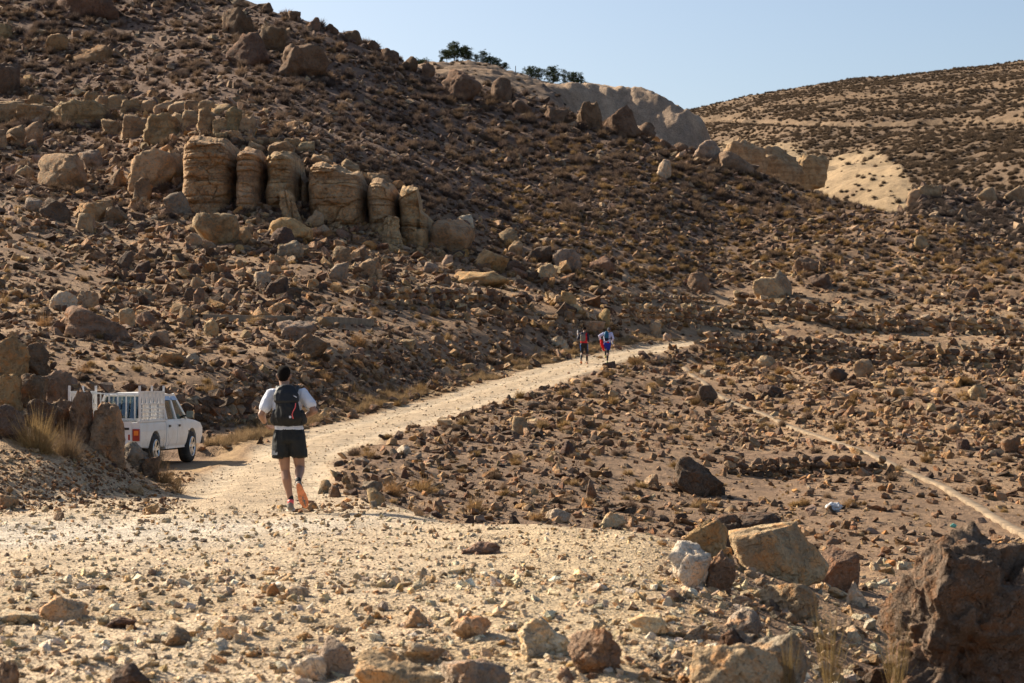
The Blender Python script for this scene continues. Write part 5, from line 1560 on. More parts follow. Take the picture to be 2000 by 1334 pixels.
# cab with bonnet
out = [(-.46, .42), (-.46, 1.03)] + [(1.10, 1.03), (1.30, 1.02), (2.0, .97), (2.33, .90), (2.43, .78), (2.45, .46), (2.30, .42)][0:]
fa = arch(1.55, .44)
out = [(-.46, .42), (-.46, 1.03), (1.08, 1.03), (1.30, 1.03), (1.9, .985), (2.30, .92), (2.42, .80), (2.45, .48), (2.36, .42)] + fa[::-1]
body = bm_obj('body', side_prism(out, .82, WID), M_WHITE, pick, .018)
# bed
ra = arch(-1.30, .43)
out = [(-2.38, .46), (-2.38, 1.0), (-.49, 1.0), (-.49, .42)] + ra[::-1]
bm = side_prism(out, .82, WID)
bed = bm_obj('bed', bm, M_WHITE, pick, .016)
bm_obj('bed_floor', box_bm(-2.30, -.56, -.72, .72, .998, 1.006), M_BLACK, bed)
bm_obj('rail', box_bm(-2.39, -.49, -.83, -.75, 1.0, 1.035), M_WHITE, bed, .008)
bm_obj('rail', box_bm(-2.39, -.49, .75, .83, 1.0, 1.035), M_WHITE, bed, .008)
tg = bm_obj('tailgate', box_bm(-2.405, -2.382, -.64, .64, .50, 1.02), M_WHITE, pick, .008)
bm_obj('handle', box_bm(-2.425, -2.406, -.10, .10, .86, .91), M_BLACK, tg, .005)
bm_obj('emblem', box_bm(-2.411, -2.405, -.58, -.34, .84, .89), M_BLACK, tg)
bm_obj('stripe', box_bm(-2.411, -2.405, -.60, -.56, .62, .74), M_RED, tg)
bm_obj('stripe', box_bm(-2.411, -2.405, .56, .60, .62, .74), M_RED, tg)
for s_ in (-1, 1):
    lamp = bm_obj('tail_light', box_bm(-2.412, -2.36, min(s_ * .66, s_ * .81), max(s_ * .66, s_ * .81), .60, .86), M_RED, pick, .006)
    bm_obj('indicator', box_bm(-2.418, -2.411, min(s_ * .69, s_ * .79), max(s_ * .69, s_ * .79), .72, .82), M_AMBER, lamp)
bm_obj('rear_bumper', box_bm(-2.50, -2.39, -.80, .80, .40, .50), M_WHITE, pick, .015)
bm_obj('front_bumper', box_bm(2.40, 2.56, -.84, .84, .42, .58), M_BLACK, pick, .03)
for s_ in (-1, 1):
    bm_obj('front_indicator', box_bm(2.36, 2.425, min(s_ * .70, s_ * .835), max(s_ * .70, s_ * .835), .68, .80), M_AMBER, pick, .008)
    bm_obj('headlight', box_bm(2.40, 2.44, min(s_ * .42, s_ * .69), max(s_ * .42, s_ * .69), .66, .82), M_GLASS, pick, .008)
bm_obj('grille', box_bm(2.42, 2.452, -.40, .40, .64, .80), M_BLACK, pick, .006)
bm_obj('chassis', box_bm(-2.3, 2.2, -.45, .45, .30, .50), M_BLACK, pick)
bm_obj('sill', box_bm(-.44, 1.06, -.80, .80, .37, .425), M_WHITE, pick, .01)
# greenhouse
zb_, zt_ = 1.03, 1.60
def cabp(x, z, s_): return (x, s_ * (.795 - (z - zb_) * .27), z)
A0, A1 = (1.18, zb_), (.62, zt_); B0, B1 = (.33, zb_), (.28, zt_); C0, C1 = (-.40, zb_), (-.30, zt_)
roof = bmesh.new()
sec = []
for x in (-.36, -.28, 0, .3, .56, .66):
    edge = min(x + .36, .66 - x)
    zz_ = 1.60 + .06 * min(1, edge / .15)
    sec.append([roof.verts.new((x, y, 1.585 + (zz_ - 1.585) * (1 - (abs(y) / .66) ** 4))) for y in (-.645, -.60, -.45, 0, .45, .60, .645)])
for a, b_ in zip(sec[:-1], sec[1:]):
    for k_ in range(6): roof.faces.new((a[k_], b_[k_], b_[k_ + 1], a[k_ + 1]))
bt = bmesh.ops.extrude_face_region(roof, geom=roof.faces[:])
for v_ in bt['geom']:
    if isinstance(v_, bmesh.types.BMVert): v_.co.z = 1.565
bmesh.ops.recalc_face_normals(roof, faces=roof.faces)
bm_obj('roof', roof, M_WHITE, pick, 0, True)
for s_ in (-1, 1):
    for (p0_, p1_, w_) in ((A0, A1, .07), (B0, B1, .09), (C0, C1, .12)):
        bm_obj('pillar', bar_bm(cabp(*p0_, s_), cabp(p1_[0], p1_[1], s_), w_, .05, up=(0, 1, 0)), M_WHITE, pick, .01)
    bm_obj('roof_rail', bar_bm(cabp(-.34, 1.585, s_), cabp(.63, 1.585, s_), .06, .05), M_WHITE, pick, .012)
    for (q0, q1, q2, q3) in (((.40, 1.04), (1.13, 1.04), (.62, 1.56), (.33, 1.56)), ((-.33, 1.04), (.27, 1.04), (.23, 1.56), (-.25, 1.56))):
        win = bm_obj('side_window', quad_bm([cabp(*q, s_) for q in (q0, q1, q2, q3)], .006), M_GLASS, pick)
    for x0_, x1_ in ((.30, .68), (-.27, .22)):
        q = [Vector(cabp(x0_, 1.56, s_)), Vector(cabp(x1_, 1.56, s_)), Vector(cabp(x1_ + .04, 1.47, s_)), Vector(cabp(x0_, 1.47, s_))]
        bm_obj('wind_deflector', quad_bm([v_ + Vector((0, s_ * (.02 if k_ < 2 else .045), 0)) for k_, v_ in enumerate(q)], .006), M_VISOR, pick)
    # doors: seams, handles, mirror
    for x0_, x1_ in ((.36, 1.22), (-.40, .32)):
        d_ = bmesh.new()
        zz_ = np.linspace(.47, 1.0, 8)
        lf = [d_.verts.new((x0_ + (.18 * max(0, (.75 - z) / .28) if x0_ < 0 else 0), s_ * (float(np.interp(z, [w[0] for w in WID], [w[1] for w in WID])) + .006), z)) for z in zz_]
        rt = [d_.verts.new((x1_ - (.10 * max(0, (.75 - z) / .28) if x0_ > 0 else 0), s_ * (float(np.interp(z, [w[0] for w in WID], [w[1] for w in WID])) + .006), z)) for z in zz_]
        for k_ in range(7): d_.faces.new((lf[k_], rt[k_], rt[k_ + 1], lf[k_ + 1]))
        ex = bmesh.ops.extrude_face_region(d_, geom=d_.faces[:])
        for v_ in ex['geom']:
            if isinstance(v_, bmesh.types.BMVert): v_.co.y -= s_ * .02
        bmesh.ops.recalc_face_normals(d_, faces=d_.faces)
        door = bm_obj('door', d_, M_WHITE, pick, .004)
        bm_obj('handle', box_bm(x0_ + .07, x0_ + .19, min(s_ * .845, s_ * .862), max(s_ * .845, s_ * .862), .86, .91), M_BLACK, door, .004)
    bm_obj('badge', box_bm(1.25, 1.31, min(s_ * .838, s_ * .845), max(s_ * .838, s_ * .845), .68, .76), M_BLACK, pick)
    mir = bm_obj('mirror', box_bm(1.0, 1.09, min(s_ * .86, s_ * 1.02), max(s_ * .86, s_ * 1.02), 1.06, 1.21), M_CHROME, pick, .02)
    bm_obj('mirror_arm', box_bm(1.03, 1.07, min(s_ * .78, s_ * .87), max(s_ * .78, s_ * .87), 1.08, 1.12), M_BLACK, mir)
bm_obj('windscreen', quad_bm([(1.17, -.74, 1.04), (1.17, .74, 1.04), (.63, .60, 1.575), (.63, -.60, 1.575)], .006), M_GLASS, pick)
bm_obj('rear_window', quad_bm([(-.415, -.70, 1.06), (-.415, .70, 1.06), (-.33, .60, 1.56), (-.33, -.60, 1.56)], .006), M_GLASS, pick)
bm_obj('rear_frame', bar_bm((-.33, -.62, 1.575), (-.33, .62, 1.575), .05, .04), M_WHITE, pick, .008)
bm_obj('rear_frame', bar_bm((-.42, -.76, 1.035), (-.42, .76, 1.035), .05, .05), M_WHITE, pick, .008)
for x0_ in (.35, -.25):
    for s_ in (-1, 1):
        st = box_bm(x0_ - .12, x0_, s_ * .36 - .22, s_ * .36 + .22, .75, 1.22); box_bm(x0_ - .10, x0_ - .03, s_ * .36 - .10, s_ * .36 + .10, 1.25, 1.40, st)
        bm_obj('seat', st, M_DARKIN, pick, .03)
bm_obj('dashboard', box_bm(.95, 1.12, -.70, .70, .95, 1.09), M_DARKIN, pick, .02)
# wheels
def wheel(x, s_):
    root = bmesh.new()
    prof = [(.20, -.11), (.235, -.125), (.31, -.135), (.355, -.115), (.372, -.07), (.375, 0), (.372, .07), (.355, .115), (.31, .135), (.235, .125), (.20, .11)]
    n = 40; rings = []
    for k_ in range(n):
        t = 2 * math.pi * k_ / n
        tread = .006 if k_ % 2 else 0
        rings.append([root.verts.new(((r_ - (tread if r_ > .35 else 0)) * math.cos(t), w_, (r_ - (tread if r_ > .35 else 0)) * math.sin(t))) for r_, w_ in prof])
    for k_ in range(n):
        a, b_ = rings[k_], rings[(k_ + 1) % n]
        for j_ in range(len(prof) - 1): root.faces.new((a[j_], b_[j_], b_[j_ + 1], a[j_ + 1]))
    bmesh.ops.recalc_face_normals(root, faces=root.faces)
    ty = bm_obj('wheel', root, M_TYRE, pick, 0, True)
    ty.location = (x, s_ * .715, .372)
    rim = bmesh.new()
    n = 36
    def ring(r_, y): return [rim.verts.new((r_ * math.cos(2 * math.pi * k_ / n), y, r_ * math.sin(2 * math.pi * k_ / n))) for k_ in range(n)]
    rs_ = [ring(.232, s_ * .128), ring(.222, s_ * .135), ring(.205, s_ * .12), ring(.195, s_ * .03), ring(.02, s_ * .02)]
    for a, b_ in zip(rs_[:-1], rs_[1:]):
        for k_ in range(n): rim.faces.new((a[k_], a[(k_ + 1) % n], b_[(k_ + 1) % n], b_[k_]))
    ro = bm_obj('rim', rim, M_BLACK, ty, 0, True)
    for k_ in range(5):
        t = 2 * math.pi * k_ / 5 + .3
        for dt in (-.16, .16):
            sp = bar_bm((.05 * math.cos(t + dt), s_ * .10, .05 * math.sin(t + dt)), (.212 * math.cos(t + dt * 1.1), s_ * .115, .212 * math.sin(t + dt * 1.1)), .045, .03, up=(0, 1, 0))
            bm_obj('spoke', sp, M_RIM, ty, .006)
    lip = bmesh.new()
    for r_, y in ((.235, .130), (.21, .138)): pass
    n = 36; q = [[lip.verts.new((r_ * math.cos(2 * math.pi * k_ / n), s_ * y, r_ * math.sin(2 * math.pi * k_ / n))) for k_ in range(n)] for r_, y in ((.236, .128), (.228, .140), (.208, .138), (.204, .10))]
    for a, b_ in zip(q[:-1], q[1:]):
        for k_ in range(n): lip.faces.new((a[k_], a[(k_ + 1) % n], b_[(k_ + 1) % n], b_[k_]))
    bm_obj('rim_lip', lip, M_RIM, ty, 0, True)
    hub = bmesh.new(); bmesh.ops.create_cone(hub, cap_ends=True, segments=20, radius1=.055, radius2=.045, depth=.04, matrix=Matrix.Translation((0, s_ * .105, 0)) @ Matrix.Rotation(R(90), 4, 'X'))
    bm_obj('hub', hub, M_RIM, ty, .004)
for x in (1.55, -1.30):
    for s_ in (-1, 1): wheel(x, s_)
# cargo cage on both sides of the bed
def cage_panel(y, label=None):
    x0_, x1_, z0_, z1_ = -2.32, -.56, 1.04, 1.66
    fr = bar_bm((x0_, y, z0_), (x1_, y, z0_), .04, .035); bar_bm((x0_, y, z1_), (x1_, y, z1_), .04, .04, fr); bar_bm((x0_, y, 1.40), (x1_, y, 1.40), .04, .035, fr)
    pan = bm_obj('cage_panel', fr, M_CAGE, pick, .005)
    n = 7
    for k_ in range(n):
        x = x0_ + (x1_ - x0_) * k_ / (n - 1)
        bm_obj('cage_bar', bar_bm((x, y, z0_ - .04), (x, y, z1_ + (.14 if k_ in (0, 3, 6) else 0)), .05, .04, up=(0, 1, 0)), M_CAGE, pan, .005)
    for k_ in range(3):
        z = 1.12 + .09 * k_
        bm_obj('cage_rail', bar_bm((x0_, y - .025, z), (x1_, y - .025, z), .02, .02), M_CAGE, pan)
    # plate with triangular cut-outs along the top
    m_ = 6; L = (x1_ - x0_) / m_
    for k_ in range(m_):
        a = x0_ + L * k_
        for tri in (((a, 1.42), (a + L * .30, 1.42), (a + L * .5, 1.64), (a, 1.64)), ((a + L * .70, 1.42), (a + L, 1.42), (a + L, 1.64), (a + L * .5, 1.64)), ((a + L * .2, 1.56), (a + L * .8, 1.56), (a + L * .8, 1.645), (a + L * .2, 1.645))):
            off_ = .002 * (tri[0][1] > 1.5)
            bm_obj('cage_plate', quad_bm([(q[0], y + off_, q[1]) for q in tri], .012), M_CAGE, pan)
    for k_ in range(9):
        x = x0_ + (x1_ - x0_) * (k_ + .5) / 9
        bm_obj('cage_slat', bar_bm((x, y + .012, z0_), (x, y + .012, 1.40), .085, .010, up=(0, 1, 0)), M_CAGE, pan)
cage_panel(-.79); cage_panel(.79)
hb = bar_bm((-.50, -.72, 1.62), (-.50, .72, 1.62), .03, .03)
head = bm_obj('headboard', hb, M_CAGE, pick, .004)
for k_ in range(8):
    y = -.70 + 1.4 * k_ / 7
    bm_obj('headboard_bar', bar_bm((-.50, y, 1.02), (-.50, y, 1.63), .028, .028, up=(0, 1, 0)), M_CAGE, head)
bm_obj('cross_pole', bar_bm((-2.30, .78, 1.64), (-.52, .70, 1.63), .03, .03), M_CAGE, pick)
# ------------------------------------------------------------------ people
M_SKIN = mat_plain('skin', (.31, .175, .115), .55, .4, var=.10, scale=14)
M_HAIR = mat_plain('hair', (.010, .008, .007), .95, .05, bmp=.004, scale=40)
_sph, _sphf = None, None
def ell(bm, c_, r_, seg=14):
    m = Matrix.Translation(Vector(c_)) @ Matrix.Diagonal((*r_, 1))
    return bmesh.ops.create_uvsphere(bm, u_segments=seg, v_segments=seg // 2 + 1, radius=1, matrix=m)['verts']
def blob(bm, items):
    """convex hull of a row of ellipsoids, consecutive ones joined"""
    for a, b_ in zip(items[:-1], items[1:]):
        t = bmesh.new()
        ell(t, *a); ell(t, *b_)
        res = bmesh.ops.convex_hull(t, input=t.verts[:])
        drop = [g_ for g_ in res['geom_interior'] + res['geom_unused'] if isinstance(g_, bmesh.types.BMVert) and g_.is_valid]
        bmesh.ops.delete(t, geom=list(set(drop)), context='VERTS')
        me = bpy.data.meshes.new('tmp'); t.to_mesh(me); t.free()
        bm.from_mesh(me); bpy.data.meshes.remove(me)
def rr(p_, r_): return (p_, (r_, r_, r_))
def limb(bm, *pr): blob(bm, [rr(p_, r_) for p_, r_ in pr])
def skin_mesh(name, bm, mat, parent, voxel, smooth=4, fold=0.0):
    me = bpy.data.meshes.new(name); bm.to_mesh(me); bm.free()
    o = add_obj(name, me, mat, parent)
    md = o.modifiers.new('r', 'REMESH'); md.mode = 'VOXEL'; md.voxel_size = voxel; md.use_smooth_shade = True
    ms = o.modifiers.new('s', 'SMOOTH'); ms.iterations = smooth; ms.factor = .5
    dg = bpy.context.evaluated_depsgraph_get()
    new = bpy.data.meshes.new_from_object(o.evaluated_get(dg))
    o.modifiers.clear(); o.data = new; new.name = name; bpy.data.meshes.remove(me)
    if fold:
        v_ = np.empty(len(new.vertices) * 3, np.float32); new.vertices.foreach_get('co', v_); v_ = v_.reshape(-1, 3)
        n_ = np.empty(len(new.vertices) * 3, np.float32); new.vertices.foreach_get('normal', n_); n_ = n_.reshape(-1, 3)
        k_ = 1 - np.abs(fbm(v_ * np.array([9, 9, 5.]) + 3, 77, 3)) * 3
        v_ = v_ + n_ * (k_ * fold)[:, None]
        new.vertices.foreach_set('co', v_.astype(np.float32).ravel())
    new.materials.clear(); new.materials.append(mat)
    new.polygons.foreach_set('use_smooth', np.ones(len(new.polygons), bool)); new.update()
    return o

def hand(bm, w, fwd, palm_n, sc=1.0, curl=.9, side=1):
    """five fingers on a palm: w wrist, fwd pointing direction, palm_n palm normal"""
    w, f_, n_ = Vector(w), Vector(fwd).normalized(), Vector(palm_n).normalized()
    s_ = f_.cross(n_).normalized() * side
    palm = [w + f_ * .015 * sc, w + f_ * .085 * sc]
    blob(bm, [(tuple(palm[0]), (.024 * sc,) * 3), (tuple(palm[1] + s_ * .022 * sc), (.016 * sc,) * 3)])
    blob(bm, [(tuple(palm[0]), (.024 * sc,) * 3), (tuple(palm[1] - s_ * .022 * sc), (.016 * sc,) * 3)])
    for k_, L in enumerate((.066, .075, .070, .055)):
        b0 = palm[1] + s_ * (.030 - .020 * k_) * sc
        d = f_.copy(); p_ = b0
        for j_, (fr, r_) in enumerate(((.45, .0088), (.32, .008), (.23, .007))):
            d = (d * math.cos(curl * .75) + n_ * math.sin(curl * .75)).normalized() if j_ or True else d
            q = p_ + d * L * fr * sc
            limb(bm, (tuple(p_), r_ * sc), (tuple(q), r_ * .92 * sc)); p_ = q
    t0 = w + f_ * .03 * sc + s_ * .026 * sc
    t1 = t0 + (f_ * .6 + s_ * .6 + n_ * .4).normalized() * .036 * sc
    t2 = t1 + (f_ * .8 + n_ * .7).normalized() * .028 * sc
    limb(bm, (tuple(t0), .012 * sc), (tuple(t1), .010 * sc)); limb(bm, (tuple(t1), .010 * sc), (tuple(t2), .0085 * sc))

def shoe(name, heel, toe, up, parent, mat, sole_mat, sc=1.0, voxel=.006, tread_mat=None):
    """a running shoe from heel to toe; up is the direction of the instep"""
    h, t_, u = Vector(heel), Vector(toe), Vector(up).normalized()
    f_ = (t_ - h).normalized(); s_ = f_.cross(u).normalized(); u = s_.cross(f_).normalized()
    M = Matrix((s_, f_, u)).transposed().to_4x4(); M.translation = h
    L = (t_ - h).length
    def pt(a, b_, c_): return tuple(M @ Vector((a, b_ * L, c_)))
    bm = bmesh.new()
    limb(bm, (pt(0, .06, .045), .038), (pt(0, .45, .042), .040), (pt(.004, .74, .030), .036), (pt(.004, .90, .022), .026))
    limb(bm, (pt(0, .10, .075), .036), (pt(0, .36, .065), .036))
    limb(bm, (pt(0, .40, .07), .034), (pt(0, .62, .045), .034))
    o = skin_mesh(name, bm, mat, parent, voxel, 3)
    bm = bmesh.new(); n = 28; top, bot = [], []
    for k_ in range(n):
        a = 2 * math.pi * k_ / n
        y = .5 - .52 * math.cos(a)
        w_ = .050 * abs(math.sin(a)) ** .75 * (.82 + .30 * math.sin(max(0, min(1, (y - .3) / .7)) * 2.4)) * math.copysign(1, math.sin(a))
        lift = .012 * max(0, (y - .75) / .25) ** 2
        top.append(bm.verts.new(pt(w_, y, .024 + lift))); bot.append(bm.verts.new(pt(w_ * 1.04, y, 0 + lift)))
    bm.faces.new(top); bm.faces.new(bot[::-1])
    for k_ in range(n): bm.faces.new((bot[k_], bot[(k_ + 1) % n], top[(k_ + 1) % n], top[k_]))
    so = bm_obj('sole', bm, sole_mat, o, .004)
    # tread: a dark groove and pads across the sole
    for k_, y in enumerate((.10, .24, .50, .64, .78, .90)):
        w_ = .030 if y in (.10, .90) else .036
        for sgn in (-1, 1):
            g_ = bmesh.new()
            a = [g_.verts.new(pt(sgn * .005, y - .05, -.003)), g_.verts.new(pt(sgn * w_, y - .04, -.003)), g_.verts.new(pt(sgn * w_, y + .04, -.003)), g_.verts.new(pt(sgn * .005, y + .05, -.003))]
            b_ = [g_.verts.new(pt(sgn * .005, y - .05, .004)), g_.verts.new(pt(sgn * w_, y - .04, .004)), g_.verts.new(pt(sgn * w_, y + .04, .004)), g_.verts.new(pt(sgn * .005, y + .05, .004))]
            g_.faces.new(a); g_.faces.new(b_[::-1])
            for q in range(4): g_.faces.new((a[q], b_[q], b_[(q + 1) % 4], a[(q + 1) % 4]))
            bmesh.ops.recalc_face_normals(g_, faces=g_.faces)
            me = bpy.data.meshes.new('tread'); g_.to_mesh(me); g_.free()
            add_obj('tread', me, tread_mat or M_TREAD, o)
    return o
M_SHIRT = mat_plain('white_shirt', (.60, .63, .70), .85, .15, var=.05, bmp=.002)
M_SHORTS = mat_plain('black_shorts', (.018, .020, .021), .75, .2, var=.2)
M_PACK = mat_plain('black_pack', (.014, .016, .019), .6, .3, var=.25, bmp=.004)
M_PACK2 = mat_plain('dark_pack_mesh', (.020, .021, .022), .8, .2, var=.3)
M_CORAL = mat_plain('coral', (.75, .12, .12), .5, .3)
M_SOLE = mat_plain('orange_sole', (.78, .28, .12), .7, .3, var=.12, scale=30)
M_TREAD = mat_plain('tread_rubber', (.62, .24, .11), .8, .2, var=.2, scale=40)
M_MID = mat_plain('pale_midsole', (.45, .40, .33), .8, .2)
M_SHOE = mat_plain('grey_shoe', (.20, .18, .15), .8, .2, var=.2)
M_TEAL = mat_plain('light_blue', (.20, .42, .68), .7, .2)
M_WATCH = mat_plain('watch', (.02, .02, .02), .4, .4)
M_GREYPRINT = mat_plain('grey_print', (.30, .32, .33), .6, .3)

ground_z = lambda px, Yd: float(land.z((px - 1000) / F * Yd, Yd))
# --- the running man
Yr_ = 24.0; xr = (565 - 1000) / F * Yr_
man = empty('person', (xr, Yr_, CAMZ - (998 - HOR) / F * Yr_))
tag(man, 'man in white shirt and black shorts running away with a black backpack', 'person')
def body_core(bm, j, k=1.0):
    """head, neck, trunk, limbs as one surface; j: joints"""
    blob(bm, [(j['head'], (.076 * k, .096 * k, .095 * k)), (tuple(Vector(j['head']) + Vector((0, .008, .040)) * k), (.078 * k, .094 * k, .080 * k))])
    blob(bm, [(tuple(Vector(j['head']) + Vector((0, .02, -.03)) * k), (.064 * k, .078 * k, .07 * k)), (tuple(Vector(j['head']) + Vector((0, .055, -.09)) * k), (.036 * k, .036 * k, .03 * k))])
    H = Vector(j['head'])
    limb(bm, (tuple(H + Vector((0, .098, -.01)) * k), .012 * k), (tuple(H + Vector((0, .118, -.035)) * k), .014 * k))     # nose
    for s_ in (-1, 1):
        blob(bm, [(tuple(H + Vector((s_ * .080, -.002, .0)) * k), (.010 * k, .020 * k, .032 * k)), (tuple(H + Vector((s_ * .088, -.012, .008)) * k), (.008 * k, .016 * k, .024 * k))])  # ears
        ell(bm, tuple(H + Vector((s_ * .033, .088, .012)) * k), (.016 * k, .012 * k, .010 * k))
    blob(bm, [(tuple(H + Vector((-.022, .092, -.062)) * k), (.01 * k,) * 3), (tuple(H + Vector((.022, .092, -.062)) * k), (.01 * k,) * 3)])
    limb(bm, (tuple(H + Vector((0, -.01, -.07)) * k), .058 * k), (j['neck'], .062 * k))
    blob(bm, [(j['neck'], (.085 * k, .06 * k, .04 * k)), (j['chest'], (.165 * k, .108 * k, .13 * k)), (j['waist'], (.138 * k, .098 * k, .11 * k)), (j['pelvis'], (.158 * k, .112 * k, .11 * k))])
    for s_ in 'LR':
        limb(bm, (j['neck'], .05 * k), (j['sho' + s_], .060 * k))
        limb(bm, (j['sho' + s_], .058 * k), (tuple(Vector(j['sho' + s_]).lerp(Vector(j['elb' + s_]), .45)), .050 * k), (j['elb' + s_], .039 * k))
        limb(bm, (j['elb' + s_], .040 * k), (tuple(Vector(j['elb' + s_]).lerp(Vector(j['wri' + s_]), .3)), .042 * k), (j['wri' + s_], .026 * k))
        limb(bm, (j['hip' + s_], .095 * k), (tuple(Vector(j['hip' + s_]).lerp(Vector(j['kne' + s_]), .5)), .078 * k), (j['kne' + s_], .056 * k))
        kn, an = Vector(j['kne' + s_]), Vector(j['ank' + s_])
        back = Vector(j.get('back' + s_, (0, -1, 0)))
        limb(bm, (j['kne' + s_], .055 * k), (tuple(kn.lerp(an, .30) + back * .022 * k), .059 * k), (tuple(kn.lerp(an, .65) + back * .004), .043 * k), (j['ank' + s_], .034 * k))
J = dict(head=(-.072, .07, 1.625), neck=(-.045, .02, 1.44), chest=(-.025, 0, 1.27), waist=(-.01, -.015, 1.08), pelvis=(0, -.02, .93),
         shoL=(-.215, .0, 1.395), shoR=(.165, .0, 1.405), elbL=(-.330, -.07, 1.165), elbR=(.315, -.10, 1.205), wriL=(-.305, .13, 1.045), wriR=(.16, .13, 1.135),
         hipL=(-.085, -.01, .88), hipR=(.085, -.01, .88), kneL=(-.055, .06, .49), kneR=(.125, .06, .50), ankL=(.018, .0, .115), ankR=(.140, -.30, .375), backR=(0, -.35, .9))
bm = bmesh.new(); body_core(bm, J)
hand(bm, J['wriL'], (.35, .75, -.5), (.6, .1, .5), 1.0, 1.0, side=1)
hand(bm, J['wriR'], (-.55, .8, -.1), (-.4, -.1, .6), 1.0, 1.0, side=-1)
limb(bm, (J['ankL'], .034), ((.018, .03, .06), .034)); limb(bm, (J['ankR'], .034), ((.15, -.36, .33), .032))
skin_mesh('body', bm, M_SKIN, man, .0072, 3)
# hair
bm = bmesh.new(); H = Vector(J['head'])
blob(bm, [(tuple(H + Vector((0, -.018, .022))), (.078, .086, .082)), (tuple(H + Vector((0, .0, .046))), (.080, .096, .080))])
blob(bm, [(tuple(H + Vector((0, -.038, -.022))), (.064, .066, .048)), (tuple(H + Vector((0, -.022, .03))), (.077, .083, .07))])
skin_mesh('hair', bm, M_HAIR, man, .006, 2, .003)
# shirt
bm = bmesh.new()
blob(bm, [((-.045, .015, 1.455), (.075, .058, .025)), ((-.028, .0, 1.375), (.170, .105, .070)), (J['chest'], (.182, .122, .12)), (J['waist'], (.158, .118, .11)), ((0, -.02, .985), (.172, .128, .05))])
for s_ in 'LR':
    sh, el_ = Vector(J['sho' + s_]), Vector(J['elb' + s_])
    limb(bm, (tuple(Vector(J['neck']) + Vector((0, -.01, -.02))), .055), (tuple(sh), .072))
    limb(bm, (tuple(sh), .074), (tuple(sh.lerp(el_, .62)), .070))
shirt = skin_mesh('shirt', bm, M_SHIRT, man, .008, 3, .010)
bm = bmesh.new(); blob(bm, [((-.052, -.022, 1.468), (.062, .045, .022)), ((-.05, -.035, 1.44), (.075, .045, .02))]); skin_mesh('collar', bm, M_TEAL, shirt, .007, 2)
# shorts
bm = bmesh.new()
blob(bm, [((0, -.02, 1.01), (.160, .118, .03)), (J['pelvis'], (.185, .140, .09)), ((0, -.02, .86), (.195, .145, .06))])
blob(bm, [((-.085, -.015, .87), (.108, .130, .06)), ((-.098, .0, .655), (.110, .120, .02))])
blob(bm, [((.085, -.015, .87), (.108, .130, .06)), ((.112, .0, .665), (.105, .118, .02))])
shorts = skin_mesh('shorts', bm, M_SHORTS, man, .008, 3, .012)
bm_obj('print', quad_bm([(-.205, -.075, .68), (-.13, -.128, .68), (-.125, -.128, .73), (-.20, -.08, .73)], .004), M_GREYPRINT, shorts)
# shoes
sL = shoe('shoe', (.018, -.075, .0), (.000, .20, .0), (0, 0, 1), man, M_SHOE, M_MID, tread_mat=M_MID)
bm = bmesh.new(); limb(bm, ((.018, -.02, .105), .040), ((.018, .005, .125), .039)); skin_mesh('collar', bm, M_CORAL, sL, .006, 1)
bm = bmesh.new(); limb(bm, ((.018, .0, .125), .0385), ((.014, .005, .165), .037)); skin_mesh('sock', bm, M_SHORTS, sL, .006, 1)
shoe('shoe', (.150, -.405, .345), (.238, -.36, .065), (0, 1, -.12), man, M_SHOE, M_SOLE)
bm = bmesh.new(); limb(bm, ((.14, -.315, .365), .0385), ((.138, -.28, .385), .038)); skin_mesh('sock', bm, M_SHORTS, man, .006, 1)
# watch
bm = bmesh.new(); wv = Vector(J['elbL']).lerp(Vector(J['wriL']), .86); dv = (Vector(J['wriL']) - Vector(J['elbL'])).normalized() * .014
limb(bm, (tuple(wv - dv), .033), (tuple(wv + dv), .032)); skin_mesh('watch', bm, M_WATCH, man, .005, 1)
# backpack: upper lid, main bag, lower wide pocket, straps, drawcord, emblem
bp = empty('backpack', (0, 0, 0)); bp.parent = man
bm = bmesh.new()
blob(bm, [((-.025, -.13, 1.49), (.105, .05, .035)), ((-.02, -.16, 1.40), (.150, .075, .06)), ((-.015, -.17, 1.33), (.150, .085, .05))])
skin_mesh('lid', bm, M_PACK, bp, .007, 3, .006)
bm = bmesh.new()
blob(bm, [((-.015, -.155, 1.33), (.130, .075, .06)), ((-.0, -.175, 1.22), (.145, .095, .06)), ((.01, -.175, 1.13), (.175, .105, .07)), ((.0, -.15, 1.07), (.150, .075, .04))])
skin_mesh('bag', bm, M_PACK2, bp, .008, 3, .009)
for s_, x in ((-1, -.175), (1, .185)):
    bm = bmesh.new(); blob(bm, [((x * .9, -.12, 1.18), (.035, .06, .045)), ((x, -.10, 1.09), (.045, .06, .05))]); skin_mesh('side_pocket', bm, M_PACK, bp, .007, 2, .005)
    bm = bmesh.new(); limb(bm, ((x * .62 - .02, -.12, 1.44), .024), ((x * .66 - .02, -.03, 1.49), .026), ((x * .75 - .01, .07, 1.44), .026), ((x * .8, .13, 1.30), .022)); skin_mesh('strap', bm, M_PACK, bp, .007, 2)
bm = bmesh.new(); limb(bm, ((-.165, -.09, 1.06), .03), ((0, -.14, 1.045), .028), ((.165, -.09, 1.06), .03)); skin_mesh('hip_belt', bm, M_PACK, bp, .008, 2)
bm = bmesh.new(); limb(bm, ((.105, -.262, 1.30), .006), ((.10, -.272, 1.25), .006), ((.075, -.281, 1.20), .006), ((.065, -.285, 1.165), .006), ((.078, -.286, 1.12), .006)); skin_mesh('drawcord', bm, M_CORAL, bp, .004, 1)
bm = bmesh.new(); limb(bm, ((-.178, -.135, 1.14), .007), ((-.185, -.12, 1.10), .007), ((-.17, -.15, 1.07), .007)); skin_mesh('cord', bm, M_CORAL, bp, .004, 1)
bm_obj('emblem', box_bm(.03, .055, -.290, -.284, 1.125, 1.150), M_SHIRT, bp, .002)
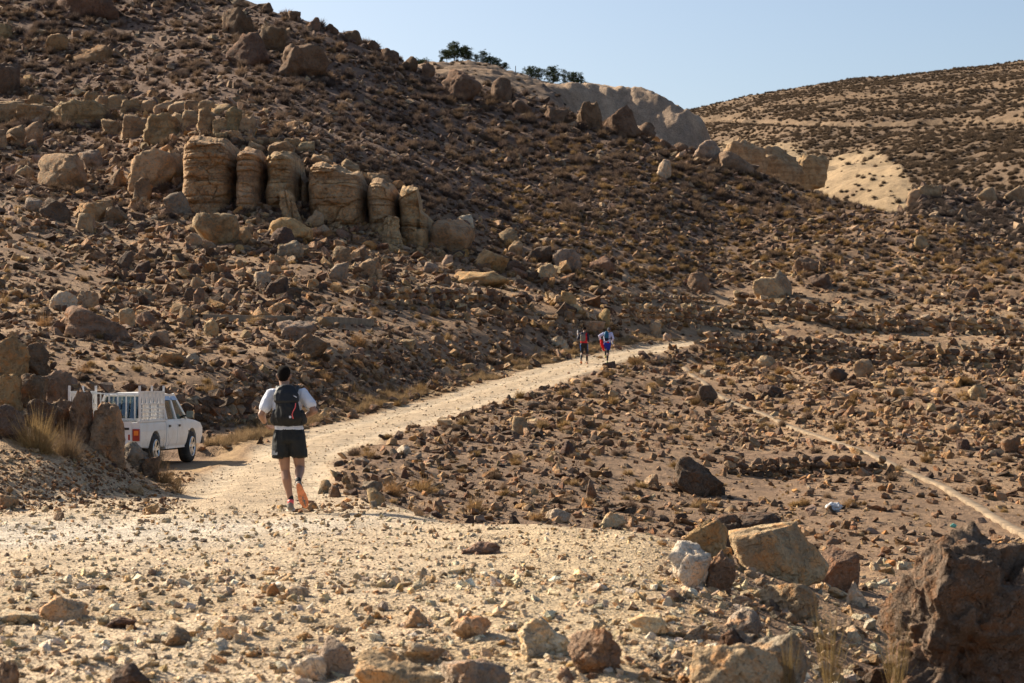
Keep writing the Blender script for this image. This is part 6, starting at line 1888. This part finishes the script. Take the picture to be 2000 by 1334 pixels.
bm_obj('emblem', quad_bm([(.08, -.236, 1.395), (.115, -.226, 1.375), (.115, -.228, 1.365), (.08, -.238, 1.385)], .004), M_SHIRT, bp)

# --- the two far runners
M_RUNRED = mat_plain('red_jacket', (.55, .02, .03), .7, .2, var=.1)
M_NAVY = mat_plain('navy', (.012, .016, .035), .7, .2)
M_TIGHT = mat_plain('black_tights', (.010, .011, .014), .6, .3)
M_BLUE = mat_plain('blue_panel', (.04, .16, .48), .6, .3)
M_OLIVE = mat_plain('olive_pack', (.15, .135, .115), .8, .2, var=.2)
M_LAV = mat_plain('lavender_shirt', (.56, .55, .74), .85, .15, var=.05)
M_BPACK = mat_plain('teal_blue_pack', (.012, .10, .19), .6, .3, var=.2)
M_ROYAL = mat_plain('royal_blue', (.015, .03, .30), .7, .2)
M_SCARLET = mat_plain('scarlet', (.68, .012, .015), .7, .2)
M_BRWN = mat_plain('tan_shoe', (.34, .22, .14), .8, .2)
M_LIME = mat_plain('yellow_green_shoe', (.32, .34, .12), .8, .2)
M_WHT = mat_plain('white_cloth', (.78, .78, .74), .8, .2)
def runner(px, Yd, label, J, upper, sleeves, lower, shoes_, hat, pack, vox=.014):
    x = (px - 1000) / F * Yd
    root = empty('person', (x, Yd, float(land.z(x, Yd)))); tag(root, label, 'person')
    bm = bmesh.new(); body_core(bm, J)
    for s_, sd in (('L', 1), ('R', -1)):
        hand(bm, J['wri' + s_], J.get('hd' + s_, (0, .8, -.5)), (-sd * .2, .3, .6) if s_ == 'R' else (.2, .3, .6), 1.0, .9, side=sd)
        an = Vector(J['ank' + s_]); limb(bm, (tuple(an), .034), (tuple(an + Vector((0, .02, -.05))), .034))
    skin_mesh('body', bm, M_SKIN, root, .010, 3)
    bm = bmesh.new()
    blob(bm, [(J['neck'], (.085, .065, .03)), (J['chest'], (.185, .125, .14)), (J['waist'], (.160, .120, .11)), (tuple(Vector(J['pelvis']) + Vector((0, 0, .05))), (.178, .13, .05))])
    for s_ in 'LR': limb(bm, (tuple(Vector(J['neck']) - Vector((0, 0, .03))), .06), (J['sho' + s_], .072))
    top_ = skin_mesh('jacket', bm, upper, root, vox * .8, 3, .005)
    bm = bmesh.new()
    for s_ in 'LR':
        limb(bm, (J['sho' + s_], .074), (tuple(Vector(J['sho' + s_]).lerp(Vector(J['elb' + s_]), .5)), .062), (J['elb' + s_], .052)); limb(bm, (J['elb' + s_], .052), (tuple(Vector(J['elb' + s_]).lerp(Vector(J['wri' + s_]), .85)), .040))
    skin_mesh('sleeves', bm, sleeves, top_, vox * .8, 2, .004)
    bm = bmesh.new()
    blob(bm, [(tuple(Vector(J['pelvis']) + Vector((0, 0, .06))), (.165, .12, .05)), (tuple(Vector(J['pelvis']) - Vector((0, 0, .04))), (.175, .13, .08))])
    for s_ in 'LR':
        limb(bm, (J['hip' + s_], .106), (tuple(Vector(J['hip' + s_]).lerp(Vector(J['kne' + s_]), .5)), .086), (J['kne' + s_], .063))
        limb(bm, (J['kne' + s_], .062), (tuple(Vector(J['kne' + s_]).lerp(Vector(J['ank' + s_]), .35) + Vector((0, -.012, 0))), .061), (tuple(Vector(J['kne' + s_]).lerp(Vector(J['ank' + s_]), .92)), .042))
    leg = skin_mesh('tights', bm, lower, root, vox * .8, 2)
    for heel, toe, up in J['feet']: shoe('shoe', heel, toe, up, root, shoes_[0], shoes_[1], voxel=.012)
    bm = bmesh.new(); H = Vector(J['head'])
    blob(bm, [(tuple(H + Vector((0, -.01, .02))), (.083, .094, .085)), (tuple(H + Vector((0, .0, .055))), (.083, .099, .075))])
    if hat == 'cap':
        cp = skin_mesh('cap', bm, M_NAVY, root, .009, 2)
        bm = bmesh.new(); blob(bm, [(tuple(H + Vector((0, .07, .045))), (.07, .05, .010)), (tuple(H + Vector((0, .15, .03))), (.05, .03, .008))]); skin_mesh('brim', bm, M_NAVY, cp, .007, 1)
        bm_obj('print', box_bm(H.x - .05, H.x + .03, H.y - .108, H.y - .100, H.z + .045, H.z + .062), M_WHT, cp)
    else: skin_mesh('hair', bm, M_HAIR, root, .009, 2, .004)
    return root, top_, leg
JA = dict(head=(.02, .05, 1.705), neck=(.0, .01, 1.52), chest=(-.02, 0, 1.35), waist=(-.02, 0, 1.16), pelvis=(-.01, 0, 1.0),
          shoL=(-.19, 0, 1.47), shoR=(.155, 0, 1.47), elbL=(-.30, -.02, 1.24), elbR=(.195, -.03, 1.22), wriL=(-.31, .16, 1.42), wriR=(.205, .14, 1.10), hdL=(0, .2, .9),
          hipL=(-.09, 0, .95), hipR=(.07, 0, .95), kneL=(-.105, .06, .56), kneR=(.14, .04, .55), ankL=(-.175, -.16, .20), ankR=(.135, .02, .13),
          feet=[((-.165, -.215, .14), (-.135, -.10, .0), (0, .9, .4)), ((.135, -.06, .02), (.175, .19, .0), (0, 0, 1))])
ra_, topA, legA = runner(1141, 98.0, 'far runner in red and black jacket with an olive grey backpack', JA, M_RUNRED, M_NAVY, M_TIGHT, (M_BRWN, M_SOLE), 'hair', None)
for s_, kn, hp in ((-1, JA['kneL'], JA['hipL']), (1, JA['kneR'], JA['hipR'])):
    bm = bmesh.new(); limb(bm, (tuple(Vector(hp) + Vector((s_ * .085, -.02, .0))), .034), (tuple(Vector(hp).lerp(Vector(kn), .75) + Vector((s_ * .055, -.015, 0))), .024)); skin_mesh('side_panel', bm, M_BLUE, legA, .010, 1)
bpA = empty('backpack', (0, 0, 0)); bpA.parent = ra_
bm = bmesh.new(); blob(bm, [((-.08, -.15, 1.50), (.10, .05, .05)), ((-.07, -.19, 1.36), (.135, .085, .09)), ((-.07, -.18, 1.18), (.125, .08, .08))]); skin_mesh('bag', bm, M_OLIVE, bpA, .012, 2, .008)
bm = bmesh.new(); blob(bm, [((-.12, -.18, 1.47), (.08, .05, .05)), ((-.06, -.15, 1.53), (.10, .05, .03))]); skin_mesh('lid', bm, M_NAVY, bpA, .010, 2, .004)
for x in (-.14, .06):
    bm = bmesh.new(); limb(bm, ((x, -.11, 1.50), .024), ((x, .0, 1.545), .025), ((x, .12, 1.44), .024)); skin_mesh('strap', bm, M_NAVY, bpA, .010, 1)
bm = bmesh.new(); limb(bm, ((-.31, .20, 1.48), .030), ((-.31, .20, 1.62), .030), ((-.31, .20, 1.66), .014))
bt_ = skin_mesh('bottle', bm, M_WHT, None, .008, 1)
bt_.location = ra_.location; tag(bt_, 'white bottle held up by the runner in red', 'bottle')
JB = dict(head=(.095, .10, 1.695), neck=(.05, .05, 1.545), chest=(.01, .03, 1.40), waist=(.0, .0, 1.22), pelvis=(.0, -.02, 1.06),
          shoL=(-.185, .0, 1.51), shoR=(.205, .03, 1.52), elbL=(-.385, -.08, 1.41), elbR=(.29, -.06, 1.29), wriL=(-.34, .08, 1.24), wriR=(.25, .15, 1.13),
          hipL=(-.09, -.01, 1.0), hipR=(.07, -.01, 1.0), kneL=(-.07, .38, .84), kneR=(.03, .06, .62), ankL=(-.06, .30, .46), ankR=(.0, -.06, .20),
          feet=[((-.06, .25, .40), (-.06, .50, .34), (0, .2, 1)), ((.0, -.13, .11), (.0, .10, .01), (0, .4, .9))])
rb_, topB, legB = runner(1186, 96.5, 'far runner in pale long sleeved shirt and cap with a blue backpack', JB, M_LAV, M_LAV, M_TIGHT, (M_LIME, M_LIME), 'cap', None)
bm = bmesh.new(); blob(bm, [((0, -.02, 1.07), (.175, .13, .04)), ((0, -.02, .97), (.185, .14, .06))]); limb(bm, ((.07, -.01, .96), .112), ((.05, .03, .80), .098)); limb(bm, ((-.09, -.01, .97), .112), ((-.08, .16, .92), .10)); skin_mesh('shorts', bm, M_ROYAL, legB, .011, 2, .005)
bpB = empty('backpack', (0, 0, 0)); bpB.parent = rb_
bm = bmesh.new(); blob(bm, [((-.04, -.11, 1.60), (.085, .05, .04)), ((-.05, -.15, 1.46), (.115, .075, .08)), ((-.05, -.15, 1.33), (.11, .075, .05))]); skin_mesh('bag', bm, M_BPACK, bpB, .011, 2, .006)
bm = bmesh.new(); blob(bm, [((-.05, -.16, 1.27), (.11, .075, .06)), ((-.05, -.13, 1.20), (.09, .06, .04))]); skin_mesh('lower_pocket', bm, M_NAVY, bpB, .011, 2, .006)
bm = bmesh.new(); limb(bm, ((.05, -.12, 1.24), .014), ((.16, -.08, 1.30), .014), ((.20, .02, 1.33), .014)); skin_mesh('strap', bm, M_NAVY, bpB, .008, 1)
bm = bmesh.new(); blob(bm, [((-.30, -.06, 1.20), (.05, .04, .05)), ((-.26, -.10, 1.0), (.075, .04, .08)), ((-.20, -.08, .82), (.06, .035, .06)), ((-.16, -.06, .70), (.03, .03, .03))])
jk = skin_mesh('red_jacket', bm, M_SCARLET, None, .012, 2, .012); jk.location = rb_.location; tag(jk, 'scarlet jacket hanging from the hip of the runner with the blue pack', 'jacket')
bm = bmesh.new(); ell(bm, (.03, -.14, 1.10), (.05, .03, .045)); skin_mesh('pouch', bm, M_SCARLET, rb_, .008, 1)
bm = bmesh.new(); limb(bm, ((.25, .16, 1.14), .034), ((.27, .18, 1.03), .034)); fl = skin_mesh('bottle', bm, M_WHT, None, .008, 1); fl.location = rb_.location; tag(fl, 'white bottle in the right hand of the runner with the blue pack', 'bottle')
